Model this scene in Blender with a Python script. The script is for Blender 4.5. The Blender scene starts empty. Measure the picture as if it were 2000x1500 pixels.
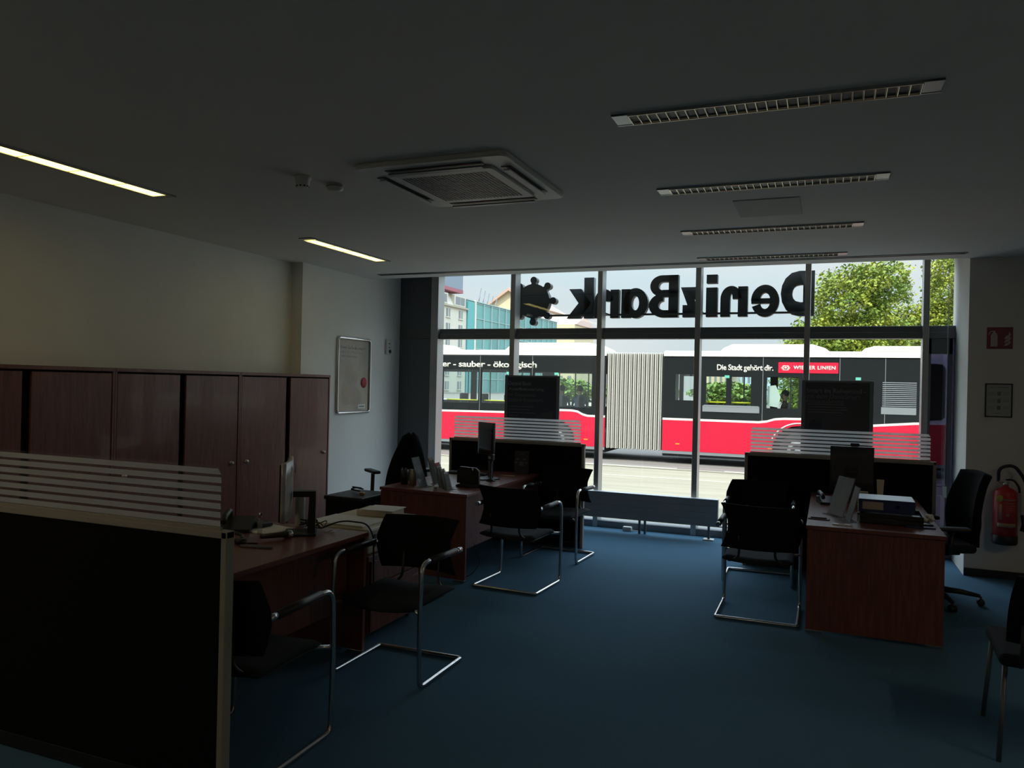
import bpy, bmesh, math, random
from mathutils import Vector, Matrix, Euler
random.seed(7)
S = bpy.context.scene
COL = S.collection
PI = math.pi

# ------------------------------------------------------------------ camera
yaw, pit, rol, FPX = 0.385449, 0.000455, 0.022515, 1517.6
fw = Vector((-math.sin(yaw)*math.cos(pit), math.cos(yaw)*math.cos(pit), math.sin(pit)))
rt = Vector((math.cos(yaw), math.sin(yaw), 0)); up0 = rt.cross(fw)
r_ = rt*math.cos(rol) + up0*math.sin(rol); u_ = -rt*math.sin(rol) + up0*math.cos(rol)
cam_d = bpy.data.cameras.new('camera'); cam = bpy.data.objects.new('camera', cam_d); COL.objects.link(cam)
cam_d.sensor_width = 36; cam_d.lens = FPX/2000*36; cam_d.clip_start = .05; cam_d.clip_end = 900
m = Matrix((( r_.x, u_.x, -fw.x, 0), (r_.y, u_.y, -fw.y, 0), (r_.z, u_.z, -fw.z, 1.62), (0, 0, 0, 1)))
cam.matrix_world = m
S.camera = cam

# ------------------------------------------------------------------ world, sun, exposure
SKY_STRENGTH, SUN_STRENGTH = 1.0, 4.6
w = bpy.data.worlds.new('sky'); S.world = w; w.use_nodes = True
nt = w.node_tree; nt.nodes.clear()
o_ = nt.nodes.new('ShaderNodeOutputWorld'); bg = nt.nodes.new('ShaderNodeBackground')
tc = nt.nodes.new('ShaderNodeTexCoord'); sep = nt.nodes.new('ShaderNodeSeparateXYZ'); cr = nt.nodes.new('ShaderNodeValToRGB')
nz = nt.nodes.new('ShaderNodeTexNoise'); nz.inputs['Scale'].default_value = 3; nz.inputs['Detail'].default_value = 5
mpn = nt.nodes.new('ShaderNodeMapping'); mpn.inputs['Scale'].default_value = (1, 1, 3)
cr2 = nt.nodes.new('ShaderNodeValToRGB'); mx = nt.nodes.new('ShaderNodeMix'); mx.data_type = 'RGBA'
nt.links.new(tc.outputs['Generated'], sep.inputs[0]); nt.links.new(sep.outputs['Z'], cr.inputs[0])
nt.links.new(tc.outputs['Generated'], mpn.inputs[0]); nt.links.new(mpn.outputs[0], nz.inputs[0]); nt.links.new(nz.outputs[0], cr2.inputs[0])
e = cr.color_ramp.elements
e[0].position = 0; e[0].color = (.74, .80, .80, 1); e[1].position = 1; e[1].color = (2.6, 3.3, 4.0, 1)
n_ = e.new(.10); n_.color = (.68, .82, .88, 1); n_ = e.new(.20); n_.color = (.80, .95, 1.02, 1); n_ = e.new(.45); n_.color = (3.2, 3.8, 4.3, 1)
e = cr2.color_ramp.elements; e[0].position = .45; e[0].color = (0, 0, 0, 1); e[1].position = .7; e[1].color = (1, 1, 1, 1)
lt = nt.nodes.new('ShaderNodeMath'); lt.operation = 'LESS_THAN'; lt.inputs[1].default_value = .2; nt.links.new(sep.outputs['Z'], lt.inputs[0])
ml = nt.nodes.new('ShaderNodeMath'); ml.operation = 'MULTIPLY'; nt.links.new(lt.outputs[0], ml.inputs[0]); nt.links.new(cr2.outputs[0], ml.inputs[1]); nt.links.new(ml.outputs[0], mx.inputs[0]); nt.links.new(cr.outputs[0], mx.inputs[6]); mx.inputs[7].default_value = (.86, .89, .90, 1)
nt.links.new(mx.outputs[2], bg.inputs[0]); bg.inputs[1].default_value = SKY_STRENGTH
nt.links.new(bg.outputs[0], o_.inputs[0])
sd = bpy.data.lights.new('sun', 'SUN'); sun = bpy.data.objects.new('sun', sd); COL.objects.link(sun)
sd.energy = SUN_STRENGTH; sd.color = (1, .93, .80); sd.angle = .01
sun.rotation_euler = Vector((.30, .58, -.76)).to_track_quat('-Z', 'Y').to_euler()
pd = bpy.data.lights.new('window_portal', 'AREA'); po = bpy.data.objects.new('window_portal', pd); COL.objects.link(po)
pd.shape = 'RECTANGLE'; pd.size = 5.9; pd.size_y = 3.0; pd.cycles.is_portal = True
po.location = (-1.73, 8.95, 1.5); po.rotation_euler = (-PI/2, 0, 0)
S.view_settings.view_transform = 'Standard'; S.view_settings.look = 'None'
S.view_settings.exposure = 0.0; S.view_settings.gamma = 1; S.view_settings.use_curve_mapping = False
S.cycles.max_bounces = 7; S.cycles.diffuse_bounces = 4; S.cycles.transparent_max_bounces = 16
S.cycles.sample_clamp_indirect = 6

# ------------------------------------------------------------------ materials
def pmat(name, col, rough=.6, metal=0, spec=.5, noise=0, nscale=30, stretch=(1, 1, 1), col2=None, bump=0, emit=None, es=0, coat=0):
    M = bpy.data.materials.new(name); M.use_nodes = True; N = M.node_tree; b = N.nodes['Principled BSDF']
    b.inputs['Base Color'].default_value = (*col, 1); b.inputs['Roughness'].default_value = rough
    b.inputs['Metallic'].default_value = metal; b.inputs['Specular IOR Level'].default_value = spec
    if coat: b.inputs['Coat Weight'].default_value = coat
    if emit: b.inputs['Emission Color'].default_value = (*emit, 1); b.inputs['Emission Strength'].default_value = es
    if noise or bump:
        t = N.nodes.new('ShaderNodeTexCoord'); mp = N.nodes.new('ShaderNodeMapping'); mp.inputs['Scale'].default_value = stretch
        n = N.nodes.new('ShaderNodeTexNoise'); n.inputs['Scale'].default_value = nscale; n.inputs['Detail'].default_value = 5
        N.links.new(t.outputs['Object'], mp.inputs[0]); N.links.new(mp.outputs[0], n.inputs[0])
        if noise:
            mx = N.nodes.new('ShaderNodeMix'); mx.data_type = 'RGBA'
            c2 = col2 or tuple(max(0, c*(1-noise)) for c in col)
            mx.inputs[6].default_value = (*col, 1); mx.inputs[7].default_value = (*c2, 1)
            rp = N.nodes.new('ShaderNodeValToRGB'); rp.color_ramp.elements[0].position = .35; rp.color_ramp.elements[1].position = .65
            N.links.new(n.outputs[0], rp.inputs[0]); N.links.new(rp.outputs[0], mx.inputs[0]); N.links.new(mx.outputs[2], b.inputs['Base Color'])
        if bump:
            bp = N.nodes.new('ShaderNodeBump'); bp.inputs['Strength'].default_value = bump; bp.inputs['Distance'].default_value = .003
            N.links.new(n.outputs[0], bp.inputs['Height']); N.links.new(bp.outputs[0], b.inputs['Normal'])
    return M
def glassmat(name, tint, refl=.06, rough=.02, diff=0, dcol=(.8, .8, .8)):
    M = bpy.data.materials.new(name); M.use_nodes = True; N = M.node_tree; N.nodes.clear()
    o = N.nodes.new('ShaderNodeOutputMaterial'); t = N.nodes.new('ShaderNodeBsdfTransparent'); g = N.nodes.new('ShaderNodeBsdfGlossy')
    t.inputs[0].default_value = (*tint, 1); g.inputs['Roughness'].default_value = rough
    x = N.nodes.new('ShaderNodeMixShader'); x.inputs[0].default_value = refl
    N.links.new(t.outputs[0], x.inputs[1]); N.links.new(g.outputs[0], x.inputs[2]); last = x
    if diff:
        d = N.nodes.new('ShaderNodeBsdfDiffuse'); tr = N.nodes.new('ShaderNodeBsdfTranslucent'); y = N.nodes.new('ShaderNodeMixShader'); z = N.nodes.new('ShaderNodeMixShader')
        d.inputs[0].default_value = (*dcol, 1); tr.inputs[0].default_value = (*dcol, 1); y.inputs[0].default_value = .6; z.inputs[0].default_value = diff
        N.links.new(d.outputs[0], y.inputs[1]); N.links.new(tr.outputs[0], y.inputs[2])
        N.links.new(x.outputs[0], z.inputs[1]); N.links.new(y.outputs[0], z.inputs[2]); last = z
    N.links.new(last.outputs[0], o.inputs[0]); return M
WALL = pmat('white_plaster', (.78, .78, .75), .85, noise=.04, nscale=3, bump=.05)
WALLR = pmat('grey_plaster', (.70, .68, .64), .85, noise=.04, nscale=3, bump=.05)
CEIL = pmat('ceiling_paint', (.75, .72, .69), .9, noise=.04, nscale=2)
CARPET = pmat('blue_carpet', (.085, .19, .29), .95, spec=.1, noise=.25, nscale=220, bump=.6)
WOOD = pmat('mahogany_laminate', (.200, .066, .046), .42, noise=.35, nscale=9, stretch=(6, 6, .5), coat=.1)
WOODT = pmat('mahogany_top', (.215, .070, .048), .32, noise=.3, nscale=8, stretch=(6, .6, 6), coat=.2)
BLACK = pmat('black_plastic', (.014, .014, .016), .45)
BLACKM = pmat('matte_black_fabric', (.013, .014, .016), .95, spec=.1, noise=.4, nscale=300, bump=.5)
FABRIC = pmat('dark_screen_fabric', (.010, .010, .011), .95, spec=.08, noise=.3, nscale=300, bump=.4)
SEATF = pmat('dark_seat_fabric', (.022, .026, .032), .9, spec=.2, noise=.3, nscale=300, bump=.4)
CHROME = pmat('chrome', (.62, .62, .62), .22, 1)
ALU = pmat('brushed_aluminium', (.42, .43, .44), .38, .85, noise=.08, nscale=60, stretch=(1, 1, .05))
ALUD = pmat('dark_aluminium', (.16, .175, .19), .45, .6)
PANELD = pmat('dark_grey_panel', (.11, .12, .13), .6, noise=.05, nscale=4)
BEIGEFR = pmat('beige_frame', (.30, .28, .24), .55)
WHITEP = pmat('white_plastic', (.62, .61, .58), .45)
CREAMP = pmat('cream_plastic', (.55, .49, .38), .5)
PAPER = pmat('paper', (.72, .70, .66), .8)
GLASS = glassmat('clear_glass', (.97, .985, .985), .035)
TINT = glassmat('blue_tinted_glass', (.17, .165, .23), .08, .05)
ACRYL = glassmat('clear_acrylic', (.85, .87, .87), .10, .08, .12)
def frostmat(name):
    M = bpy.data.materials.new(name); M.use_nodes = True; N = M.node_tree; N.nodes.clear()
    o = N.nodes.new('ShaderNodeOutputMaterial'); rf = N.nodes.new('ShaderNodeBsdfRefraction'); d = N.nodes.new('ShaderNodeBsdfDiffuse'); tr = N.nodes.new('ShaderNodeBsdfTranslucent')
    rf.inputs['Color'].default_value = (.97, .97, .97, 1); rf.inputs['Roughness'].default_value = .42; rf.inputs['IOR'].default_value = 1.4
    d.inputs[0].default_value = (.88, .88, .87, 1); tr.inputs[0].default_value = (.9, .9, .9, 1)
    x = N.nodes.new('ShaderNodeMixShader'); x.inputs[0].default_value = .55; y = N.nodes.new('ShaderNodeMixShader'); y.inputs[0].default_value = .50
    N.links.new(d.outputs[0], x.inputs[1]); N.links.new(tr.outputs[0], x.inputs[2]); N.links.new(rf.outputs[0], y.inputs[1]); N.links.new(x.outputs[0], y.inputs[2]); N.links.new(y.outputs[0], o.inputs[0]); return M
STRIPE = frostmat('frosted_stripe')
RAD = pmat('grey_radiator', (.30, .31, .32), .5)
REDX = pmat('extinguisher_red', (.50, .02, .025), .35, coat=.3)
REDS = pmat('sign_red', (.24, .04, .07), .5)
TUBE = pmat('lit_tube', (1, .9, .6), .5, emit=(1, .84, .27), es=3.4)
TUBE_FILL = pmat('fill_lamp_tube', (1, .9, .8), .5, emit=(1, .78, .52), es=30)  # tube of the added fill lamps, far stronger than the visible ones
LOUV = pmat('lamp_louver', (.62, .56, .46), .28, .9)
DARK = pmat('lamp_interior', (.05, .048, .045), .5)
NAVY = pmat('navy_binder', (.02, .035, .12), .4)
LBLUE = pmat('painted_sheen_blue', (.38, .50, .66), .35)
ASPH = pmat('asphalt', (.205, .18, .155), .9, noise=.22, nscale=1.2, stretch=(.3, 3, 1))
PAVE = pmat('pavement', (.27, .235, .165), .9, noise=.18, nscale=1.5, stretch=(.4, 2.5, 1))
KERB = pmat('kerb_stone', (.40, .36, .27), .8)
LINE = pmat('road_paint', (.42, .40, .36), .7)
BRED = pmat('bus_red', (.52, .008, .032), .45, spec=.25)
BWHITE = pmat('bus_white', (.66, .62, .52), .5, spec=.2)
BBLACK = pmat('bus_black', (.010, .012, .012), .35, spec=.12)
BGREY = pmat('bus_grey', (.17, .18, .18), .5)
BELL = pmat('bellows_fabric', (.46, .43, .37), .8)
BELLD = pmat('bellows_groove', (.10, .09, .075), .9)
BGLASS = glassmat('bus_glass', (.86, .92, .90), .06)
YEL = pmat('yellow_rail', (.80, .68, .03), .4)
TEALS = pmat('teal_sticker', (.10, .38, .28), .6)
RUB = pmat('rubber', (.012, .012, .013), .8)
SKIN = pmat('skin', (.35, .20, .14), .6)
NAVYC = pmat('navy_jacket', (.045, .06, .11), .8)
DARKC = pmat('dark_hair', (.02, .017, .015), .8)
GREYC = pmat('grey_jacket', (.12, .12, .13), .8)
FACW = pmat('cream_render', (.60, .56, .46), .8, noise=.06, nscale=.3)
FACC = pmat('yellow_render', (.58, .48, .30), .8, noise=.06, nscale=.3)
TEAL = pmat('teal_glazing', (.14, .34, .31), .25, spec=.6, noise=.25, nscale=.12)
TEALF = pmat('teal_mullion', (.36, .48, .45), .5)
WIN = pmat('far_window', (.20, .22, .22), .25)
ROOFT = pmat('tile_roof', (.45, .30, .22), .8)
GREEN = pmat('leaf_green', (.11, .19, .03), .6, spec=.2, noise=.5, nscale=1.1, col2=(.32, .34, .05))
GREEN2 = pmat('leaf_dark', (.08, .16, .03), .6, noise=.5, nscale=2.0, col2=(.22, .30, .05))
BARK = pmat('bark', (.09, .06, .04), .9)
GRASS = pmat('far_ground', (.40, .38, .28), .95, noise=.2, nscale=.1)
SGREY = pmat('letter_shell', (.035, .045, .05), .5)
SWHITE = pmat('letter_face', (.72, .72, .70), .5)
POSTD = pmat('poster_backlit_navy', (.022, .030, .045), .5)  # backlit darkness of the window adverts is painted into boards and lettering
POSTB = pmat('poster_backlit_grey', (.040, .040, .038), .5)
PTXT = pmat('poster_text_backlit', (.20, .21, .22), .6)
PTXT2 = pmat('poster_text_backlit_dim', (.14, .14, .14), .6)
INK = pmat('ink_grey', (.12, .12, .12), .7)
SILV = pmat('silver_plastic', (.45, .45, .44), .35, .3)

# ------------------------------------------------------------------ mesh helpers
def fillet(pts, rad, n=6):
    pts = [Vector(p) for p in pts]; out = [pts[0]]
    for i in range(1, len(pts)-1):
        r = rad[i-1] if isinstance(rad, (list, tuple)) else rad
        p = pts[i]; a = pts[i-1]-p; b = pts[i+1]-p; r = min(r, a.length*.45, b.length*.45)
        p0 = p + a.normalized()*r; p1 = p + b.normalized()*r
        for k in range(n+1):
            t = k/n; out.append(p0*(1-t)**2 + p*2*t*(1-t) + p1*t*t)
    out.append(pts[-1]); return out
class MB:
    def __init__(s): s.bm = bmesh.new(); s.mats = []
    def mi(s, mat):
        if mat is None: return 0
        if mat not in s.mats: s.mats.append(mat)
        return s.mats.index(mat)
    def add(s, bm2, mat=None, M=None):
        me = bpy.data.meshes.new('t'); 
        if M is not None: bm2.transform(M)
        i = s.mi(mat)
        for f in bm2.faces: f.material_index = i
        bm2.to_mesh(me); bm2.free(); s.bm.from_mesh(me); bpy.data.meshes.remove(me); return s
    def box(s, x0, x1, y0, y1, z0, z1, bev=0, mat=None, M=None, seg=2):
        b = bmesh.new(); bmesh.ops.create_cube(b, size=1)
        bmesh.ops.transform(b, matrix=Matrix.Translation(((x0+x1)/2, (y0+y1)/2, (z0+z1)/2)) @ Matrix.Diagonal((x1-x0, y1-y0, z1-z0, 1)), verts=b.verts)
        if bev: bmesh.ops.bevel(b, geom=b.edges[:], offset=bev, segments=seg, affect='EDGES', profile=.5)
        return s.add(b, mat, M)
    def tube(s, pts, r, seg=10, mat=None, closed=False, M=None, taper=None):
        b = bmesh.new(); pts = [Vector(p) for p in pts]; n = len(pts); rings = []
        t0 = (pts[1]-pts[0]).normalized(); ref = Vector((0, 0, 1)) if abs(t0.z) < .9 else Vector((1, 0, 0))
        nrm = (ref - t0*ref.dot(t0)).normalized()
        for i, p in enumerate(pts):
            if closed: t = (pts[(i+1) % n]-pts[i-1]).normalized()
            else: t = (pts[min(i+1, n-1)]-pts[max(i-1, 0)]).normalized()
            nrm = (nrm - t*nrm.dot(t)); nrm = nrm.normalized() if nrm.length > 1e-6 else t.orthogonal().normalized()
            bn = t.cross(nrm); rr = taper[i] if taper else r
            rings.append([b.verts.new(p + (nrm*math.cos(2*PI*k/seg) + bn*math.sin(2*PI*k/seg))*rr) for k in range(seg)])
        for i in range(n if closed else n-1):
            A = rings[i]; B = rings[(i+1) % n]
            for k in range(seg): b.faces.new((A[k], A[(k+1) % seg], B[(k+1) % seg], B[k]))
        if not closed: b.faces.new(rings[0][::-1]); b.faces.new(rings[-1])
        for f in b.faces: f.smooth = len(f.verts) == 4
        return s.add(b, mat, M)
    def lathe(s, prof, c=(0, 0, 0), axis='Z', seg=24, mat=None, M=None):
        b = bmesh.new(); rings = []
        for r, z in prof: rings.append([b.verts.new((max(r, .0002)*math.cos(2*PI*k/seg), max(r, .0002)*math.sin(2*PI*k/seg), z)) for k in range(seg)])
        for i in range(len(prof)-1):
            for k in range(seg):
                f = b.faces.new((rings[i][k], rings[i][(k+1) % seg], rings[i+1][(k+1) % seg], rings[i+1][k])); f.smooth = True
        b.faces.new(rings[0][::-1]); b.faces.new(rings[-1])
        R = {'Z': Matrix(), 'Y': Matrix.Rotation(-PI/2, 4, 'X'), 'X': Matrix.Rotation(PI/2, 4, 'Y')}[axis]
        bmesh.ops.transform(b, matrix=Matrix.Translation(c) @ R, verts=b.verts)
        bmesh.ops.recalc_face_normals(b, faces=b.faces)
        return s.add(b, mat, M)
    def prism(s, poly, d0, d1, plane='XZ', mat=None, M=None, bev=0):
        """poly in the plane, extruded between d0 and d1 on the remaining axis"""
        b = bmesh.new()
        P = {'XZ': lambda a, c, d: (a, d, c), 'XY': lambda a, c, d: (a, c, d), 'YZ': lambda a, c, d: (d, a, c)}[plane]
        A = [b.verts.new(P(a, c, d0)) for a, c in poly]; B = [b.verts.new(P(a, c, d1)) for a, c in poly]
        f1 = b.faces.new(A); f2 = b.faces.new(B[::-1]); n = len(poly)
        for i in range(n): b.faces.new((A[i], B[i], B[(i+1) % n], A[(i+1) % n]))
        bmesh.ops.triangulate(b, faces=[f1, f2]); bmesh.ops.recalc_face_normals(b, faces=b.faces)
        if bev: bmesh.ops.bevel(b, geom=[e for e in b.edges if len(e.link_faces) == 2 and e.calc_face_angle() > .6], offset=bev, segments=2, affect='EDGES')
        return s.add(b, mat, M)
    def sphere(s, c, r, sc=(1, 1, 1), mat=None, seg=14, M=None):
        b = bmesh.new(); bmesh.ops.create_uvsphere(b, u_segments=seg, v_segments=seg//2+2, radius=r)
        bmesh.ops.transform(b, matrix=Matrix.Translation(c) @ Matrix.Diagonal((*sc, 1)), verts=b.verts)
        for f in b.faces: f.smooth = True
        return s.add(b, mat, M)
    def grid(s, fn, nu, nv, thick=0, mat=None, M=None):
        b = bmesh.new(); V = [[b.verts.new(fn(i/nu, j/nv)) for j in range(nv+1)] for i in range(nu+1)]
        for i in range(nu):
            for j in range(nv): b.faces.new((V[i][j], V[i+1][j], V[i+1][j+1], V[i][j+1]))
        bmesh.ops.recalc_face_normals(b, faces=b.faces)
        if thick: bmesh.ops.solidify(b, geom=b.faces[:], thickness=thick)
        for f in b.faces: f.smooth = True
        return s.add(b, mat, M)
    def build(s, name, mat=None, parent=None, loc=None, rot=None, sharp=True):
        me = bpy.data.meshes.new(name); s.bm.to_mesh(me); s.bm.free()
        if s.mats: [me.materials.append(x) for x in s.mats]
        elif mat: me.materials.append(mat)
        o = bpy.data.objects.new(name, me); COL.objects.link(o)
        if parent: o.parent = parent
        if loc: o.location = loc
        if rot: o.rotation_euler = rot
        return o
def tag(o, label=None, cat=None, group=None, kind=None):
    if label: o['label'] = label
    if cat: o['category'] = cat
    if group: o['group'] = group
    if kind: o['kind'] = kind
    return o
def thing(name, label, cat, loc=(0, 0, 0), rz=0, group=None):
    o = bpy.data.objects.new(name, None); COL.objects.link(o); o.location = loc; o.rotation_euler = (0, 0, rz)
    o.empty_display_size = .1
    return tag(o, label, cat, group)
def struct(name, mb, mat, label=None):
    o = mb.build(name, mat); o['kind'] = 'structure'
    if label: o['label'] = label
    return o
def copy_thing(t, loc, rz, label):
    c = t.copy(); COL.objects.link(c); c.location = loc; c.rotation_euler = (0, 0, rz); c['label'] = label
    for ch in list(t.children):
        d = ch.copy(); COL.objects.link(d); d.parent = c
        for g in list(ch.children):
            h = g.copy(); COL.objects.link(h); h.parent = d
    return c
def text_bm(txt, bold=0, ext=.5, spacing=1.0, shear=0):
    cu = bpy.data.curves.new('t', 'FONT'); cu.body = txt; cu.size = 1; cu.offset = bold; cu.extrude = 0; cu.space_character = spacing; cu.resolution_u = 4
    o = bpy.data.objects.new('t', cu); COL.objects.link(o)
    dg = bpy.context.evaluated_depsgraph_get(); me = bpy.data.meshes.new_from_object(o.evaluated_get(dg))
    bpy.data.objects.remove(o); bpy.data.curves.remove(cu)
    b = bmesh.new(); b.from_mesh(me); bpy.data.meshes.remove(me)
    bmesh.ops.remove_doubles(b, verts=b.verts, dist=1e-4)
    r = bmesh.ops.extrude_face_region(b, geom=b.faces[:])
    bmesh.ops.translate(b, vec=(0, 0, 1), verts=[v for v in r['geom'] if isinstance(v, bmesh.types.BMVert)])
    bmesh.ops.recalc_face_normals(b, faces=b.faces)
    xs = [v.co.x for v in b.verts]; ys = [v.co.y for v in b.verts]
    bmesh.ops.transform(b, matrix=Matrix.Diagonal((1/(max(xs)-min(xs)), 1/(max(ys)-min(ys)), 1, 1)) @ Matrix.Translation((-min(xs), -min(ys), 0)), verts=b.verts)
    return b
def add_text(mb, txt, p0, right, up, wd, ht, depth=.002, bold=0, mat=None, spacing=1.0):
    """text whose bounding box has lower-left corner p0, width wd along right, height ht along up"""
    b = text_bm(txt, bold, spacing=spacing); R = Vector(right).normalized(); U = Vector(up).normalized(); Nn = R.cross(U)
    M = Matrix(((R.x*wd, U.x*ht, Nn.x*depth, p0[0]), (R.y*wd, U.y*ht, Nn.y*depth, p0[1]), (R.z*wd, U.z*ht, Nn.z*depth, p0[2]), (0, 0, 0, 1)))
    return mb.add(b, mat, M)
def panel_holes(mb, x0, x1, z0, z1, holes, y0, y1, mat=None):
    xs = sorted({x0, x1, *[h[0] for h in holes], *[h[1] for h in holes]}); zs = sorted({z0, z1, *[h[2] for h in holes], *[h[3] for h in holes]})
    for i in range(len(xs)-1):
        run = None
        for j in range(len(zs)-1):
            cx = (xs[i]+xs[i+1])/2; cz = (zs[j]+zs[j+1])/2
            hole = any(h[0] < cx < h[1] and h[2] < cz < h[3] for h in holes)
            if not hole: run = (run[0], zs[j+1]) if run else (zs[j], zs[j+1])
            if (hole or j == len(zs)-2) and run:
                mb.box(xs[i], xs[i+1], y0, y1, run[0], run[1], mat=mat); run = None

# ================================================================== THE ROOM
CZ = 2.845; XL = -5.24; XP = -5.10; YW = 8.0; YG = 8.78; XR = 1.165
struct('floor', MB().box(-5.5, 4.2, -4.2, 8.9, -.2, 0), CARPET)
struct('ceiling', MB().box(-5.5, 4.2, -4.2, YW, CZ, 3.35), CEIL)
struct('wall_left', MB().box(-5.5, XL, -4.2, 8.95, 0, 3.35).box(XL-.05, XP, 6.69, 8.95, 0, 3.35), WALL)
struct('wall_right', MB().box(4.0, 4.2, -4.2, 8.95, 0, 3.35), WALLR)
struct('wall_back', MB().box(-5.5, 4.2, -4.2, -4.0, 0, 3.35), WALLR)
struct('wall_front', MB().box(XR, 4.2, YW, 8.95, 0, 3.35), WALLR)
struct('trim_1', MB().box(XP, -4.65, 8.70, 8.9, 0, 3.0).box(XP, -4.65, 8.69, 8.70, 2.17, 2.18).box(XP, -4.65, 8.69, 8.70, 2.29, 2.30), PANELD)
struct('trim_2', MB().box(-5.3, 1.3, YW, 9.0, 3.08, 3.5).box(-5.5, 4.4, 8.75, 9.0, 3.0, 4.6), ALUD)
struct('trim_3', MB().box(-4.65, XR, 8.72, 8.86, 2.17, 2.235, .004).box(-4.65, XR, 8.76, 8.86, 2.235, 2.30, .004), ALUD)
struct('trim_4', MB().box(-4.65, XR, 8.70, 8.88, 0, .075, .004).box(-4.65, XR, 8.74, 8.80, .105, .118), ALUD)
struct('baseboard_right', MB().box(XR, 4.0, YW-.015, YW, 0, .07, .003), BLACK)
struct('baseboard_left', MB().box(XP, XP+.012, 6.69, 8.69, 0, .07, .003), BLACK)
MUL = [(-4.60, .10), (-3.54, .062), (-2.455, .056), (-1.338, .058), (-.208, .056), (.898, .056)]
for i, (x, wd) in enumerate(MUL):
    struct('trim_%d' % (5+i), MB().box(x-wd/2, x+wd/2, 8.69, 8.86, .0, 3.05, .003), ALU)
edges = [x for x, _ in MUL] + [XR]
for i in range(6):
    a, b_ = edges[i], edges[i+1]
    if i < 5:
        struct('window_%d' % (i+1), MB().box(a, b_, 8.80, 8.81, .06, 3.05), GLASS)
    else:
        struct('window_6', MB().box(a, b_, 8.80, 8.81, 2.2, 3.05), GLASS)
        struct('window_7', MB().box(a, b_, 8.80, 8.81, .06, 2.2), TINT, 'narrow lower pane with a dark blue film')
        struct('trim_12', MB().box(a+.03, a+.055, 8.74, 8.83, .07, 2.18).box(1.11, 1.14, 8.74, 8.83, .07, 2.18).box(a, 1.14, 8.74, 8.83, 2.02, 2.17), ALUD)

# ceiling details
slot = thing('curtain_track', 'long dark blind track recessed in the ceiling along the shop window', 'track', (-1.85, 7.69, CZ))
MB().box(-2.95, 2.95, -.045, .045, -.006, .0, .001).build('track_frame', ALUD, slot)
MB().box(-2.93, 2.93, -.012, .012, -.010, -.004).build('track_groove', BLACK, slot)
hatch = thing('access_hatch', 'square grey access hatch in the ceiling between two louvered lamps', 'hatch', (-.39, 5.46, CZ))
MB().box(-.205, .205, -.25, .25, -.006, 0, .002).build('hatch_panel', pmat('hatch_grey', (.48, .47, .45), .8), hatch)
# louvered ceiling lamps
def louver_lamp(label, loc, rz, lit, group, L=1.30, tube=None):
    t = thing('recessed_ceiling_lamp', label, 'ceiling lamp', loc, rz, group); W = .07
    f = MB(); f.box(-L/2, L/2, -W, -W+.010, -.010, .0); f.box(-L/2, L/2, W-.010, W, -.010, .0)
    f.build('lamp_frame', ALU, t)
    for sx in (-1, 1):
        MB().box(min(sx*(L/2-.07), sx*L/2), max(sx*(L/2-.07), sx*L/2), -W, W, -.008, 0, .002).build('end_plate', ALU, t)
    l = MB(); n = 28; l0 = -L/2+.075; st = (L-.15)/n
    if lit:
        MB().box(l0, -l0, -W+.012, W-.012, -.010, -.002).build('lit_diffuser', tube or TUBE, t)
        for k in range(0, n+1, 7): l.box(l0+k*st-.003, l0+k*st+.003, -.059, .059, -.014, -.010)
        for sy in (-1, 1): l.box(l0, -l0, sy*.058-.002, sy*.058+.002, -.014, -.010)
        l.build('louver', LOUV, t)
    else:
        MB().box(l0, -l0, -W+.010, W-.010, -.004, -.001).build('lamp_interior', DARK, t)
        for k in range(n+1):
            x = l0+k*st
            l.prism([(x-.006, -.004), (x+.006, -.004), (x+.0015, -.012), (x-.0015, -.012)], -.056, .056, 'XZ')
        for sy in (-1, 1): l.prism([(sy*.058, -.003), (sy*.064, -.003), (sy*.064, -.013), (sy*.061, -.013)], l0, -l0, 'YZ')
        l.build('louver', LOUV, t)
    return t
for lab, x0, x1, y in (('nearest and largest of the four unlit louvered ceiling lamps', -.93, .40, 3.475), ('second unlit louvered ceiling lamp counted from the camera', -1.0, .30, 4.83),
                       ('third unlit louvered ceiling lamp, beyond the access hatch', -1.086, .22, 6.17), ('unlit louvered ceiling lamp closest to the shop window', -1.155, .14, 7.45)):
    louver_lamp(lab, ((x0+x1)/2, y, CZ), 0, False, 'unlit louvered ceiling lamps', x1-x0)
louver_lamp('lit yellowish strip lamp in the ceiling nearest the left edge of the photo', (-4.18, 3.30, CZ), PI/2, True, 'lit ceiling strip lamps', 1.42)
louver_lamp('lit yellowish strip lamp in the ceiling nearer the left wall pilaster', (-4.20, 6.18, CZ), PI/2, True, 'lit ceiling strip lamps')
louver_lamp('added fill strip lamp in line with the left row, behind the camera', (-4.18, .4, CZ), PI/2, True, 'added fill lamps out of view', tube=TUBE_FILL)  # unseen lamps from here on, added to brighten near wall, desks and screens
louver_lamp('added fill strip lamp across the middle, behind the camera', (-.9, -1.6, CZ), 0, True, 'added fill lamps out of view', tube=TUBE_FILL)
louver_lamp('added fill strip lamp to the right of the camera, out of view', (2.9, 3.0, CZ), PI/2, True, 'added fill lamps out of view', tube=TUBE_FILL)  # unseen fill added for the right wall and desk front
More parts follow.
